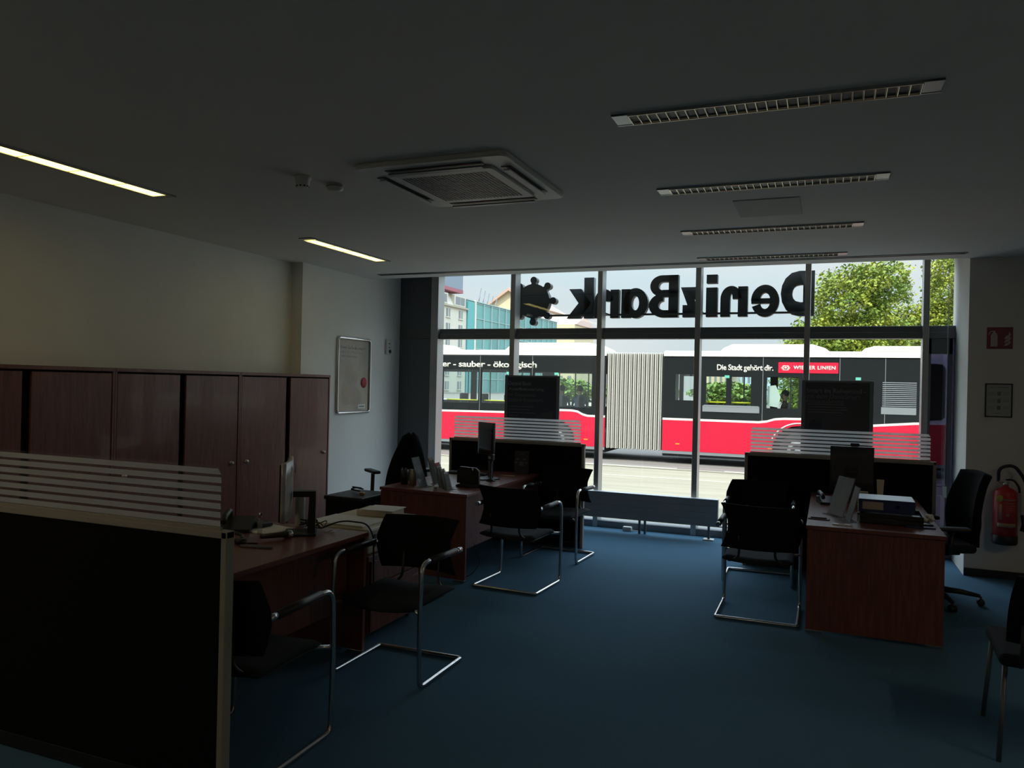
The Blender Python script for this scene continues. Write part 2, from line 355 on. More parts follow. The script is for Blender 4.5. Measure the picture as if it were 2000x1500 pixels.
# air conditioner cassette
ac = thing('ceiling_air_conditioner', 'square white cassette air conditioner in the ceiling with perforated grille', 'air conditioner', (-2.05, 4.22, CZ))
def rrect(hx, hy, r, n=5):
    out = []
    for cx, cy, a0 in ((hx-r, hy-r, 0), (-hx+r, hy-r, PI/2), (-hx+r, -hy+r, PI), (hx-r, -hy+r, 1.5*PI)):
        for k in range(n+1): a = a0+k*PI/2/n; out.append((cx+r*math.cos(a), cy+r*math.sin(a)))
    return out
MB().prism(rrect(.475, .50, .06), -.030, 0, 'XY', bev=.008).build('housing', WHITEP, ac)
MB().prism(rrect(.33, .34, .03), -.045, -.028, 'XY', bev=.005).build('grille_panel', WHITEP, ac)
g = MB()
for i in range(24):
    for j in range(24):
        x = -.26+i*.52/23; y = -.27+j*.54/23; g.box(x-.0065, x+.0065, y-.007, y+.007, -.0475, -.044)
tag(g.build('grille_holes', BLACK, ac), 'dark square perforations')
for (x0, x1, y0, y1, tilt) in ((-.30, .30, -.42, -.36, 'y-'), (-.30, .30, .40, .46, 'y+'), (.365, .425, -.30, .30, 'x+'), (-.425, -.365, -.30, .30, 'x-')):
    MB().box(x0, x1, y0, y1, -.034, -.028).build('air_outlet', BLACK, ac)
    MB().box(x0+.01, x1-.01, y0+(.02 if 'y' in tilt else .01), y1-(.0 if 'y' in tilt else .01), -.052, -.044, .002).build('air_vane', ALUD if 'y' in tilt else WHITEP, ac)
sm = thing('smoke_detector', 'tapered smoke detector on the ceiling left of the air conditioner', 'smoke detector', (-2.96, 3.86, CZ))
MB().lathe([(.05, 0), (.052, -.012), (.046, -.02), (.042, -.05), (.034, -.066), (.030, -.068), (.001, -.070)], seg=24).build('detector_body', WHITEP, sm)
s2 = MB()
for k in range(10):
    a = 2*PI*k/10; s2.box(.030, .040, -.005, .005, -.064, -.056, M=Matrix.Rotation(a, 4, 'Z'))
s2.build('sensor_slots', BLACK, sm)
sm2 = thing('motion_sensor', 'small flat round ceiling sensor beside the tapered smoke detector', 'sensor', (-2.88, 4.08, CZ))
MB().lathe([(.05, 0), (.052, -.014), (.048, -.032), (.030, -.040), (.001, -.042)], seg=24).build('sensor_body', WHITEP, sm2)
MB().lathe([(.053, -.012), (.055, -.013), (.055, -.016), (.053, -.017)], seg=24).build('sensor_ring', ALUD, sm2)

# ================================================================== LEFT WALL FURNITURE
units = [(1.50, 2.829), (2.831, 4.169), (4.171, 5.479), (5.481, 6.82)]
labs = ['tall mahogany sliding door cabinet nearest the left edge of the photo', 'tall mahogany sliding door cabinet, second from the left photo edge', 'tall mahogany sliding door cabinet, middle one behind the striped glass', 'tall mahogany sliding door cabinet at the end beside the framed poster']
KN = pmat('knob_silver', (.5, .47, .42), .3, .8)
for (y0, y1), lb in zip(units, labs):
    t = thing('sliding_door_cabinet', lb, 'cabinet', (-5.02, (y0+y1)/2, 0), 0, 'cabinets along the left wall'); h = (y1-y0)/2
    c = MB(); c.box(-.08 if y1 > 6.6 else -.215, .20, -h, -h+.018, 0, 1.65, .001).box(-.08 if y1 > 6.6 else -.215, .20, h-.018, h, 0, 1.65, .001)
    c.box(-.08 if y1 > 6.6 else -.215, .205, -h, h, 1.648, 1.675, .002).box(-.08, .19, -h, h, .02, .07).box(-.08, -.07, -h, h, 0, 1.65)
    c.build('carcass', WOOD, t)
    MB().box(.10, .12, -h+.02, h-.02, .07, 1.645).build('inner_back', pmat('dark_gap', (.02, .008, .006), .8), t)
    for sgn in (-1, 1):
        a, b_ = (-h+.024, -.035) if sgn < 0 else (.030, h-.024)
        d = MB().box(.178, .196, a, b_, .075, 1.635, .002).build('sliding_door', WOOD, t)
        yk = (a+.07) if sgn < 0 else (b_-.07)
        MB().lathe([(.018, 0), (.018, .004), (.010, .008), (.012, .016), (.016, .022), (.001, .024)], (.196, yk, .875), 'X', 16).build('knob', KN, d)
# framed poster
fp = thing('framed_poster', 'silver snap framed advert poster hung on the left wall past the cabinets', 'poster', (XP, 7.665, 1.68))
MB().box(.0, .006, -.31, .31, -.41, .41).build('poster_print', pmat('poster_print', (.44, .38, .30), .35, noise=.5, nscale=2.2, stretch=(1, 1.5, .7), col2=(.30, .27, .24)), fp)
fr = MB(); ring = [(a, b) for a, b in rrect(.345, .440, .035)]; inn = rrect(.312, .407, .01)
fr.tube([(.012, a, b) for a, b in rrect(.330, .425, .03)], .016, 8, closed=True); fr.build('snap_frame', CHROME, fp)
tx = MB()
add_text(tx, 'Smart im Ruhestand -', (.007, -.27, .305), (0, 1, 0), (0, 0, 1), .50, .040, .001, .02)
add_text(tx, 'mit dem DenizSmart', (.007, -.27, .255), (0, 1, 0), (0, 0, 1), .46, .038, .001)
add_text(tx, 'Pensionskonto', (.007, -.27, .205), (0, 1, 0), (0, 0, 1), .34, .038, .001)
tag(tx.build('poster_text', pmat('poster_white', (.62, .60, .56), .6), fp), 'pale lettering')
MB().lathe([(.001, 0), (.062, 0), (.062, .002), (.001, .002)], (.007, .21, -.08), 'X', 28).build('red_badge', pmat('badge_red', (.42, .03, .06), .5), fp)
pp = MB(); pp.sphere((.005, -.12, .04), .075, (.03, 1, 1.25)).sphere((.005, .03, -.02), .07, (.03, 1, 1.25)).sphere((.005, -.13, -.22), .14, (.015, 1, 1)).sphere((.005, .05, -.25), .13, (.015, 1, 1)); pp.build('pictured_couple', pmat('picture_skin', (.42, .33, .25), .5, noise=.4, nscale=5, col2=(.36, .31, .26)), fp)
MB().box(.006, .008, .10, .25, -.385, -.335).build('logo_plate', PAPER, fp)
MB().box(.008, .009, .12, .23, -.366, -.354).build('logo_bar', INK, fp)
th = thing('wall_thermostat', 'small pale thermostat box on the left wall between poster and dark panel', 'thermostat', (XP, 8.40, 2.05))
MB().box(0, .03, -.055, .055, -.09, .09, .006).build('casing', WHITEP, th)
MB().lathe([(.022, 0), (.022, .012), (.018, .016), (.001, .016)], (.03, .01, -.055), 'X', 18).build('dial', BLACK, th)
MB().box(.03, .033, -.01, .01, .035, .05).box(.03, .033, -.01, .01, -.01, .0).build('indicator', BLACK, th)

# ================================================================== SCREEN DIVIDERS
def divider(label, cx, y, wd, ht=1.04):
    t = thing('desk_screen', label, 'desk screen', (cx, y, 0), 0, 'fabric desk screens with striped glass'); h = wd/2
    MB().box(-h+.025, h-.025, -.016, .016, .06, ht-.025, .003).build('fabric_panel', FABRIC, t)
    MB().box(-h, h, -.022, .022, ht-.028, ht, .003).build('top_rail', BEIGEFR, t); MB().box(-h+.03, h-.03, -.018, .018, .004, .065, .003).build('bottom_rail', BLACK, t)
    for s in (-1, 1): MB().box(min(s*h, s*(h-.028)), max(s*h, s*(h-.028)), -.022, .022, .0, ht, .004).build('post', BEIGEFR, t)
    gh = h-.045; z0, z1 = ht+.008, ht+.245; R = .045
    def outl(z):  # half width of the pane at height z (rounded top corners)
        if z <= z1-R: return gh
        q = z-(z1-R); return gh-R+math.sqrt(max(0, R*R-q*q))
    poly = [(-gh, z0), (gh, z0)]+[(gh-R+R*math.cos(a), z1-R+R*math.sin(a)) for a in [k*PI/16 for k in range(9)]]+[(-gh+R-R*math.cos(a), z1-R+R*math.sin(a)) for a in [PI/2-k*PI/16 for k in range(9)]]
    MB().prism(poly, -.003, .003, 'XZ').build('glass_pane', GLASS, t)
    st = MB(); n = 7; p = (z1-z0-.006)/n
    for k in range(n):
        a = z0+.006+k*p; b_ = a+p*.66
        st.prism([(-outl(a)+.002, a), (outl(a)-.002, a), (outl(b_)-.004, b_), (-outl(b_)+.004, b_)], -.0045, -.0035, 'XZ')
    tag(st.build('frosted_stripes', STRIPE, t), 'white frosted stripes')
    MB().box(-gh, gh, -.007, .007, ht-.002, ht+.010, .001).build('glass_channel', BEIGEFR, t)
    return t
divider('black fabric desk screen with striped glass filling the lower left foreground', -2.86, 2.33, 1.56)
divider('black fabric desk screen with striped glass behind the desk with leaflet holders', -2.975, 7.46, 1.50)
divider('black fabric desk screen with striped glass behind the desk with ring binder', .09, 7.50, 1.57)

# ================================================================== DESKS
def desk(label, x0, x1, y0, y1, out_side, rz=0, skew=0, ends=(True, True), inset=.045):
    """long axis along Y; out_side -1/+1 = side of the visitors, which carries the modesty panel"""
    cx, cy = (x0+x1)/2, (y0+y1)/2; t = thing('office_desk', label, 'desk', (cx, cy, 0), rz, 'mahogany office desks')
    hx, hy = (x1-x0)/2, (y1-y0)/2; H = .72
    MB().prism([(-hx, -hy+skew), (hx, -hy), (hx, hy), (-hx, hy)], H-.026, H, 'XY', bev=.002).build('desk_top', WOODT, t)
    MB().box(-hx+.10, hx-.15, -hy+.06+max(0, skew), hy-.06, H-.052, H-.027).build('under_frame', WOOD, t)
    for s, on in ((-1, ends[0]), (1, ends[1])):
        if not on: continue
        y = s*(hy-.02); sk = max(0, skew) if s < 0 else 0
        e_ = MB().prism([(-hx+.008, y-.013+sk), (hx-.008, y-.013), (hx-.008, y+.013), (-hx+.008, y+.013+sk)], .022, H-.030, 'XY', bev=.001).build('end_panel', WOOD, t)
        for sx in (-1, 1):
            yy = y+(sk if sx < 0 else 0)
            MB().box(sx*(hx-.06)-.05, sx*(hx-.06)+.05, yy-.016, yy+.016, 0, .022, .002).build('foot_strip', CHROME, e_)
    xm = out_side*(hx-inset)
    MB().box(xm-.009, xm+.009, -hy+.04+max(0, skew), hy-.04, .26, H-.03, .001).build('modesty_panel', WOOD, t)
    MB().box(-.25, .25, hy-.35, hy-.31, .55, .60).build('cable_tray', ALUD, t)
    return t
desk('mahogany desk on the right holding a blue ring binder on trays', -.112, .72, 5.585, 7.42, -1)
desk('mahogany desk in the middle with leaflet holders and a turned monitor', -3.53, -2.68, 5.69, 7.40, 1, skew=.05)
desk('mahogany desk on the left with cables and a white backed monitor', -3.32, -2.515, 2.40, 3.98, 1, inset=.13)
# pedestals
def pedestal(label, loc, rz, sz=(.43, .58, .56), mat=WOOD):
    t = thing('drawer_pedestal', label, 'drawer unit', loc, rz); x, y, z = sz[0]/2, sz[1]/2, sz[2]
    MB().box(-x, x, -y, y, .05, z, .003).build('pedestal_body', mat, t)
    for k in range(3):
        d = MB().box(-x+.01, x-.01, -y-.016, -y-.001, .06+k*(z-.08)/3, .05+(k+1)*(z-.08)/3, .002).build('drawer', mat, t)
        MB().box(-.06, .06, -y-.03, -y-.015, .05+(k+1)*(z-.08)/3-.05, .05+(k+1)*(z-.08)/3-.04, .002).build('drawer_handle', CHROME, d)
    for sx in (-1, 1):
        for sy in (-1, 1): MB().lathe([(.001, -.008), (.022, -.008), (.022, .008), (.001, .008)], (sx*(x-.04), sy*(y-.05), .025), 'Y', 14).build('castor', BLACK, t)
    return t
pedestal('mahogany drawer unit under the white printer behind the visitor chair', (-2.88, 4.44, 0), PI/2, (.62, .55, .53))
pr = thing('desktop_printer', 'flat white desktop printer behind the left desk with a box on its lid', 'printer', (-2.90, 4.50, .53), 0)
MB().box(-.26, .26, -.33, .33, 0, .16, .015).build('printer_body', CREAMP, pr)
MB().box(-.22, .20, -.30, .02, .158, .172, .004).build('paper_lid', PAPER, pr)
v = MB()
for k in range(9): v.box(.258, .263, -.26+k*.035, -.24+k*.035, .04, .12)
v.build('vent_slots', BLACK, pr)
pb = thing('paper_box', 'small cream box lying on the far end of the white printer', 'box', (-2.86, 4.68, .69), .1)
MB().box(-.14, .13, -.10, .10, 0, .045, .008).build('box_body', CREAMP, pb)
MB().box(-.10, .14, -.11, .11, .045, .05, .001).build('box_lid', PAPER, pb)

# ================================================================== VISITOR CHAIRS
def guest_chair(label):
    t = thing('visitor_chair', label, 'chair', (0, 0, 0), 0, 'black cantilever visitor chairs')
    w_ = .272; fr = MB(); pts = [(w_, -.21, .655), (w_, .25, .668), (w_, .262, .36), (w_, .25, .0135), (w_, -.25, .0135), (-w_, -.25, .0135), (-w_, .25, .0135), (-w_, .262, .36), (-w_, .25, .668), (-w_, -.21, .655)]
    fr.tube(fillet(pts, [.075, .12, .045, .018, .018, .045, .12, .075]), .0125, 10)
    fr.build('tubular_frame', CHROME, t)
    for s in (-1, 1):
        MB().tube([(s*w_, -.155, .6570), (s*w_, .155, .6655)], .0185, 12).build('arm_pad', BLACK, t)
        MB().tube([(s*w_, -.215, .655), (s*w_, -.155, .657)], .0165, 12).build('arm_tip', CHROME, t)
    sb = MB()
    sb.tube([(-w_, .262, .40), (-.20, .20, .405), (.20, .20, .405), (w_, .262, .40)], .010, 8)
    sb.build('seat_support', CHROME, t)
    sb = MB()
    for s in (-1, 1): sb.tube(fillet([(s*.20, .21, .405), (s*.20, -.19, .400), (s*.12, -.232, .44), (s*.12, -.255, .60)], .05), .009, 8)
    sb.build('back_bracket', BLACK, t)
    def seat(u, v, top):
        x = (u-.5)*.475*(1-.06*(v)); y = -.215+v*.455; e_ = abs(2*u-1)
        y += .03*(1-e_**2)*(1 if v > .5 else -.5)*abs(2*v-1)
        z = .452-.016*(1-e_**2) - (.030*max(0, v-.75)*4*.5) 
        rim = min(1, min(u, 1-u, v, 1-v)/.09); z0 = z-.045
        return (x, y, z-.020*(1-rim)**2 if top else z0+.012*(1-rim)**2)
    sm_ = MB(); b = bmesh.new(); n = 16; T = [[b.verts.new(seat(i/n, j/n, True)) for j in range(n+1)] for i in range(n+1)]; B = [[b.verts.new(seat(i/n, j/n, False)) for j in range(n+1)] for i in range(n+1)]
    for i in range(n):
        for j in range(n): b.faces.new((T[i][j], T[i+1][j], T[i+1][j+1], T[i][j+1])); b.faces.new((B[i][j], B[i][j+1], B[i+1][j+1], B[i+1][j]))
        b.faces.new((T[i][0], B[i][0], B[i+1][0], T[i+1][0])); b.faces.new((T[i][n], T[i+1][n], B[i+1][n], B[i][n]))
        b.faces.new((T[0][i], T[0][i+1], B[0][i+1], B[0][i])); b.faces.new((T[n][i], B[n][i], B[n][i+1], T[n][i+1]))
    bmesh.ops.recalc_face_normals(b, faces=b.faces)
    for f in b.faces: f.smooth = True
    sm_.add(b); sm_.build('seat', SEATF, t)
    def sh(v):  # the panel's two side edges both swing towards the sitter's right
        if v < .40: return .048*(v/.40)**.8
        if v < .62: return .048
        return .048*max(0, (1-v)/.38)**.85
    def back(u, v):
        x = (u-.5)*.50+sh(v); z = .505+v*.310; y = -.275+.065*((u-.5)*2)**2-.035*v
        return (x, y, z)
    MB().grid(back, 16, 14, .014).build('backrest', BLACKM, t)
    return t
chairs = [('black visitor chair beside the right desk, back to the camera, nearest that desk front', (-.430, 5.90, 0), 0),
          ('black visitor chair beside the right desk, further away and facing the camera', (-.515, 6.97, 0), PI+.03),
          ('black visitor chair at the middle desk with its back to the camera', (-2.30, 5.87, 0), -.06),
          ('black visitor chair at the middle desk facing the camera beside the screen', (-2.335, 7.01, 0), PI-.05),
          ('black visitor chair at the left desk facing the camera, whole floor frame showing', (-2.225, 3.86, 0), PI),
          ('black visitor chair at the left desk, half hidden behind the foreground screen', (-2.335, 2.73, 0), .03)]
c0 = guest_chair(chairs[0][0]); c0.location = chairs[0][1]
for lb, loc, rz in chairs[1:]: copy_thing(c0, loc, rz, lb)
# padded chair cut by the right photo edge
pc = thing('padded_chair', 'black padded four legged chair cut off by the right photo edge', 'chair', (1.00, 4.27, 0), -.05)
MB().box(-.25, .25, -.23, .27, .405, .465, .028, seg=4).build('seat', SEATF, pc)
MB().grid(lambda u, v: ((u-.5)*(.46-.06*v**3), -.30-.05*v+.05*((u-.5)*2)**2, .53+.30*v), 12, 10, .035).build('backrest', BLACKM, pc)
for sx, sy in ((-1, 1), (1, 1), (-1, -1), (1, -1)):
    MB().tube([(sx*.225, sy*.21, .41), (sx*.25, sy*.27, .0)], .011, 8).build('leg', ALUD, pc)
sp = MB()
for sx in (-1, 1): sp.tube(fillet([(sx*.17, -.18, .41), (sx*.17, -.27, .43), (sx*.17, -.31, .62)], .04), .012, 8)
sp.build('back_support', BLACK, pc)

# ================================================================== OFFICE SWIVEL CHAIRS
def swivel(label, loc, rz, style, az=0):
    t = thing('swivel_office_chair', label, 'office chair', loc, rz)
    for k in range(5):
        a = 2*PI*k/5+.35; M = Matrix.Rotation(a, 4, 'Z')
        l = MB().tube([(0, .03, .10), (0, .18, .095), (0, .32, .075)], .022, 8, M=M, taper=[.026, .022, .014]).build('base_leg', BLACK, t)
        MB().lathe([(.001, -.024), (.026, -.024), (.028, -.006), (.018, 0), (.028, .006), (.026, .024), (.001, .024)], (0, .325, .029), 'X', 14, M=M).tube([(0, .325, .03), (0, .325, .075)], .008, 8, M=M).build('castor', BLACK, l)
    MB().tube([(0, 0, .08), (0, 0, .28)], .028, 12).tube([(0, 0, .26), (0, 0, .40)], .016, 12).build('gas_column', BLACK, t)
    MB().box(-.12, .12, -.15, .12, .385, .42, .012).build('tilt_mechanism', BLACK, t)
    MB().box(-.24, .24, -.22, .25, .42, .49, .032, seg=4).build('seat', SEATF, t)
    if style == 'tall':
        MB().grid(lambda u, v: ((u-.5)*(.40+.08*math.sin(PI*min(1, v*1.15)))-0, -.235+.055*math.sin(PI*v*.9)*(1)-.10*v+.05*((u-.5)*2)**2, .47+.55*v+.012*(1-((u-.5)*2)**2)*v), 14, 16, .055).build('backrest', BLACKM, t)
        MB().tube(fillet([(0, -.10, .40), (0, -.29, .40), (0, -.33, .62), (0, -.31, .75)], .06), .022, 8).build('back_bar', BLACK, t)
    else:
        MB().grid(lambda u, v: ((u-.5)*(.43*(1-.80*v**2.2)*(1 if v < .93 else math.sqrt(max(.02, 1-((v-.93)/.07)**2)))), -.23+.03*math.sin(PI*v)-.10*v+.05*((u-.5)*2)**2, .50+.615*v), 14, 18, .028).build('backrest', BLACKM, t)
        MB().tube(fillet([(0, -.10, .40), (0, -.29, .40), (0, -.31, .70)], .06), .02, 8).build('back_bar', BLACK, t)
    for s in (-1, 1):
        a = MB().tube(fillet([(s*.13, 0, .42), (s*.275, 0, .42), (s*.275, -.02, .66+az)], .05), .020, 8).build('arm_post', BLACK, t)
        MB().box(s*.275-.038, s*.275+.038, -.14, .14, .665+az, .695+az, .012, seg=3).build('arm_pad', BLACK, a)
    return t
swivel('black high backed swivel chair between the right desk and the fire extinguisher', (.80, 6.90, 0), math.radians(105), 'tall', -.07)
swivel('black swivel chair with a pointed rounded back behind the leaflet holders', (-3.94, 6.76, 0), math.radians(52), 'mesh', .06)
bx_ = thing('storage_box', 'black storage box left of the middle desk topped with loose cables', 'box', (-3.82, 5.80, 0))
MB().box(-.15, .22, -.22, .22, 0, .62, .02).box(-.17, -.14, -.18, .18, .40, .43, .004).build('box_body', BLACKM, bx_)
MB().box(-.16, .23, -.23, .23, .60, .635, .01).build('box_lid', BLACK, bx_)
def scribble(n, c, sx, sy, sz, seed, step=5):
    rd = random.Random(seed); pts = []
    for i in range(n): pts.append((c[0]+rd.uniform(-sx, sx), c[1]+rd.uniform(-sy, sy), c[2]+rd.uniform(0, sz)))
    return fillet(pts, .5, step)
tag(MB().tube(scribble(7, (-3.78, 5.78, .650), .13, .12, .045, 3), .006, 6).build('cable_coil', BLACK), 'black cable coil lying on the black box left of the middle desk', 'cable')
pgl = thing('brass_plug', 'small shiny brass plug lying in the cables on the black box', 'plug', (-3.70, 5.74, .636))
MB().box(-.025, .02, -.012, .012, 0, .022, .005).build('plug_body', pmat('brass', (.70, .45, .20), .3, .9), pgl)
MB().tube([(.018, 0, .011), (.04, 0, .011)], .004, 6).build('plug_pin', CHROME, pgl)

# ================================================================== THINGS ON DESKS
D = .72
def monitor(label, loc, rz, wd, ht, zb, backmat, tilt=0, logo=False, curved=0, arm=False):
    t = thing('computer_monitor', label, 'monitor', loc, rz)   # screen faces local +Y, back faces -Y
    def sc(off, k): return lambda u, v: ((u-.5)*wd*k, off+curved*((u-.5)*2)**2, zb+ht/2+(v-.5)*ht*k)
    MB().grid(sc(-.018, 1), 12, 4, .022).build('back_shell', backmat, t)
    MB().grid(sc(.008, .97), 12, 4, .004).build('screen', pmat('black_screen', (.01, .01, .012), .15), t)
    if arm:
        MB().box(-.10, .10, -.165, .02, 0, .012, .004).build('stand_base', BLACK, t)
        MB().box(-.028, .028, -.155, -.025, zb+.115, zb+.150, .003).prism([(-.155, .01), (-.110, .01), (-.118, zb+.118), (-.155, zb+.118)], -.028, .028, 'YZ').build('stand_neck', BLACK, t)
    else:
      MB().box(-.11, .11, -.10, .10, 0, .012, .004).build('stand_base', BLACK, t)
      MB().box(-.025, .025, -.075, -.045, .01, zb+ht*.45, .004).box(-.04, .04, -.05, -.02, zb+ht*.35, zb+ht*.55, .004).build('stand_neck', BLACK, t)
    if logo: MB().lathe([(.001, 0), (.028, 0), (.028, .002), (.001, .002)], (0, -.036, zb+ht*.86), 'Y', 24).build('round_logo', INK, t)
    return t
# right desk
monitor('dark monitor with a webcam standing before the right desk screen', (.20, 6.98, D), 0, .33, .37, .08, pmat('monitor_dark', (.03, .033, .038), .5))
wc = thing('webcam', 'small black webcam clipped on top of the dark monitor', 'webcam', (.22, 6.975, D+.452))
MB().box(-.035, .035, -.025, .015, 0, .03, .01).build('webcam_body', BLACK, wc); MB().lathe([(.012, 0), (.010, .006), (.001, .006)], (0, .02, .015), 'Y', 14).build('lens', CHROME, wc)
def acryl_sign(label, loc, rz, wd, ht, lean, cardmat, foot=True):
    t = thing('acrylic_sign_holder', label, 'sign holder', loc, rz); M = Matrix.Rotation(lean, 4, 'X')
    MB().box(-wd/2, wd/2, -.003, .003, 0, ht, .001, M=M).build('acrylic_sleeve', ACRYL, t)
    MB().box(-wd/2+.006, wd/2-.006, -.0012, .0012, .006, ht-.006, M=M).build('printed_card', cardmat, t)
    if foot: MB().prism(rrect(wd/2, .05, .02), 0, .004, 'XY').build('acrylic_foot', ACRYL, t)
    return t
CARDG = pmat('grey_card', (.22, .19, .19), .5, noise=.3, nscale=20)
acryl_sign('tall tilted grey sign in a clear holder beside the blue binder', (.070, 6.12, D), -1.0, .19, .295, -.32, pmat('tilt_sign', (.30, .26, .25), .45, noise=.25, nscale=12))
acryl_sign('black card stand with a white foot in front of the blue binder', (.150, 5.90, D), -1.38, .15, .25, -.26, pmat('dark_card', (.02, .018, .018), .4))
pl = thing('white_foot_plate', 'small flat white plate under the black card stand on the right desk', 'plate', (.11, 5.70, D))
MB().prism(rrect(.06, .022, .02), 0, .008, 'XY', bev=.002).build('plate_body', WHITEP, pl); MB().box(-.02, .02, -.003, .003, .008, .010).build('plate_slot', INK, pl)
pt = thing('pen_tray', 'thin dark pen tray with a pen at the front left of the right desk', 'tray', (-.035, 5.87, D), -.12)
MB().box(-.07, .07, -.022, .022, 0, .008, .002).build('tray_body', INK, pt); MB().tube([(-.055, 0, .012), (.05, .004, .012)], .005, 8).build('pen', BLACK, pt)
tr = thing('letter_trays', 'stack of black letter trays under the blue binder on the right desk', 'letter trays', (.42, 6.02, D), -.02)
for k in range(2):
    q = MB(); z = .005+k*.035
    q.box(-.19, .20, -.15, .16, z, z+.004).box(-.19, -.186, -.15, .16, z, z+.03).box(.196, .20, -.15, .16, z, z+.03).box(-.19, .20, .156, .16, z, z+.03).box(-.19, .20, -.15, -.146, z, z+.03)
    q.build('tray', BLACK, tr)
for k, (dx, dy, rz, mt, zz) in enumerate(((.26, -.10, .25, NAVY, .003), (.24, -.06, .35, BLACK, .014))):
    q = thing('document_folder', ('dark blue folder poking out at the bottom right of the letter trays', 'black folder poking out above the dark blue folder at the trays')[k], 'folder', (.36+dx*.6, 5.99+dy*.5+.03*k, D+.0005+k*.012), rz*.4)
    MB().box(-.02, .16, -.12, .10, 0, .010, .002).build('folder_cover', mt, q)
    MB().box(.0, .155, -.115, .095, .003, .007).build('folder_sheets', PAPER, q)
bd = thing('ring_binder', 'dark blue ring binder lying flat on the black letter trays', 'binder', (.395, 6.03, D+.078), -.02)
MB().box(-.175, .175, -.14, .16, 0, .004).box(-.175, .175, -.14, -.136, 0, .085).box(-.175, .175, -.14, .16, .081, .085).build('cover', NAVY, bd)
MB().box(-.168, .168, -.125, .155, .006, .076).build('paper_block', PAPER, bd)
MB().box(-.170, .170, -.135, .155, .0855, .087).build('painted_cover_sheen', LBLUE, bd)  # sheen on the binder's top, painted as a pale blue sheet
MB().box(-.15, -.02, -.142, -.140, .018, .070).build('spine_label', pmat('label_beige', (.38, .33, .28), .7), bd)
MB().lathe([(.014, 0), (.014, .002), (.008, .003), (.001, .003)], (.07, -.140, .045), 'Y', 16, M=None).build('finger_hole', BLACK, bd)
cs = thing('crumpled_tissue', 'crumpled white tissue at the right edge of the letter trays', 'tissue', (.66, 6.05, D))
q = MB(); rd = random.Random(4)
for k in range(12): q.sphere((rd.uniform(-.03, .03), rd.uniform(-.05, .05), .02+rd.uniform(0, .04)), .018, (1, 1, .8), seg=6)
q.build('tissue_body', PAPER, cs)
ps = tag(MB().box(-.10, .10, -.13, .13, 0, .004, M=Matrix.Rotation(.5, 4, 'Z')).build('loose_papers', PAPER, loc=(.56, 6.23, D)), 'loose white papers behind the crumpled tissue on the right desk', 'paper')
ct = thing('cream_tube', 'upright cream tube standing in front of the right desk screen', 'tube', (.40, 6.72, D))
MB().lathe([(.017, 0), (.018, .045), (.0175, .05)], seg=16).build('tube_cap', WHITEP, ct)
MB().grid(lambda u, v: (.019*math.cos(2*PI*u)*(1+.45*v), .019*math.sin(2*PI*u)*(1-.93*v), .05+.17*v), 16, 4, 0).build('tube_body', CREAMP, ct)
mg = thing('small_box', 'small beige upright card box beside the cream tube', 'box', (.275, 6.62, D))
MB().box(-.035, .035, -.02, .02, 0, .13, .002).build('carton', pmat('carton_beige', (.42, .36, .29), .7), mg); MB().box(-.03, .03, -.0215, -.020, .04, .09).build('carton_label', INK, mg)
cup = thing('glass_jar', 'short glass jar beside the black card stand on the right desk', 'jar', (.235, 5.93, D))
MB().lathe([(.024, 0), (.025, .05), (.023, .055), (.022, .05), (.021, .005), (.001, .004)], seg=18).build('jar_glass', ACRYL, cup); MB().lathe([(.025, .05), (.026, .062), (.001, .063)], seg=18).build('jar_lid', INK, cup)
kb = thing('desk_telephone', 'black desk telephone left of the dark monitor on the right desk', 'telephone', (.03, 6.75, D), .2)
MB().prism([(-.09, 0), (.09, 0), (.09, .05), (-.09, .02)], -.08, .08, 'YZ').build('phone_base', BLACK, kb); MB().tube(fillet([(-.06, -.09, .055), (-.06, -.06, .075), (-.06, .06, .085), (-.06, .09, .065)], .02), .016, 8).build('handset', BLACK, kb)
# middle desk
monitor('grey backed monitor turned sideways on the middle desk', (-2.98, 6.72, D), -.62+PI, .28, .30, .235, pmat('monitor_grey', (.085, .095, .105), .5))
kbm = thing('computer_keyboard', 'black keyboard lying near the middle desk screen', 'keyboard', (-3.28, 6.98, D), .05)
MB().box(-.20, .20, -.065, .065, 0, .018, .004).build('keyboard_body', BLACK, kbm)
q = MB()
for i in range(17):
    for j in range(5): q.box(-.19+i*.0225, -.172+i*.0225, -.055+j*.022, -.038+j*.022, .018, .024)
tag(q.build('keys', pmat('key_grey', (.05, .055, .06), .4), kbm), kind='stuff')
dt = thing('card_terminal', 'black angular desk device with a flat foot at the middle desk front', 'terminal', (-2.90, 6.18, D), -.2)
MB().prism([(-.12, .02), (.12, .02), (.115, .14), (.08, .165), (-.09, .165), (-.12, .12)], -.012, .014, 'XZ', bev=.003).build('terminal_body', BLACK, dt)
MB().prism([(-.05, -.12), (.10, -.13), (.17, -.06), (.14, .0), (-.10, .04)], 0, .02, 'XY', bev=.005).build('terminal_foot', BLACK, dt)
MB().tube([(.06, -.014, .12), (.065, -.03, .16)], .007, 6).build('antenna', CHROME, dt)
pk = thing('pen_cup', 'dark glass pen cup at the left end of the middle desk', 'pen cup', (-3.43, 5.99, D)); pkb = thing('tin_can', 'light metal can between the pen cup and the leaning signs', 'can', (-3.345, 5.99, D))
MB().lathe([(.033, 0), (.034, .13), (.031, .13), (.030, .01), (.001, .01)], seg=20).build('cup_wall', glassmat('smoked', (.3, .3, .28), .1, .05, .2, (.06, .06, .06)), pk)
for k in range(4): MB().tube([(.01*math.cos(k*1.7), .01*math.sin(k*1.7), .012), (.022*math.cos(k*1.7), .022*math.sin(k*1.7), .145)], .004, 6).build('pen', (BLACK, INK, ALUD, BLACK)[k], pk)
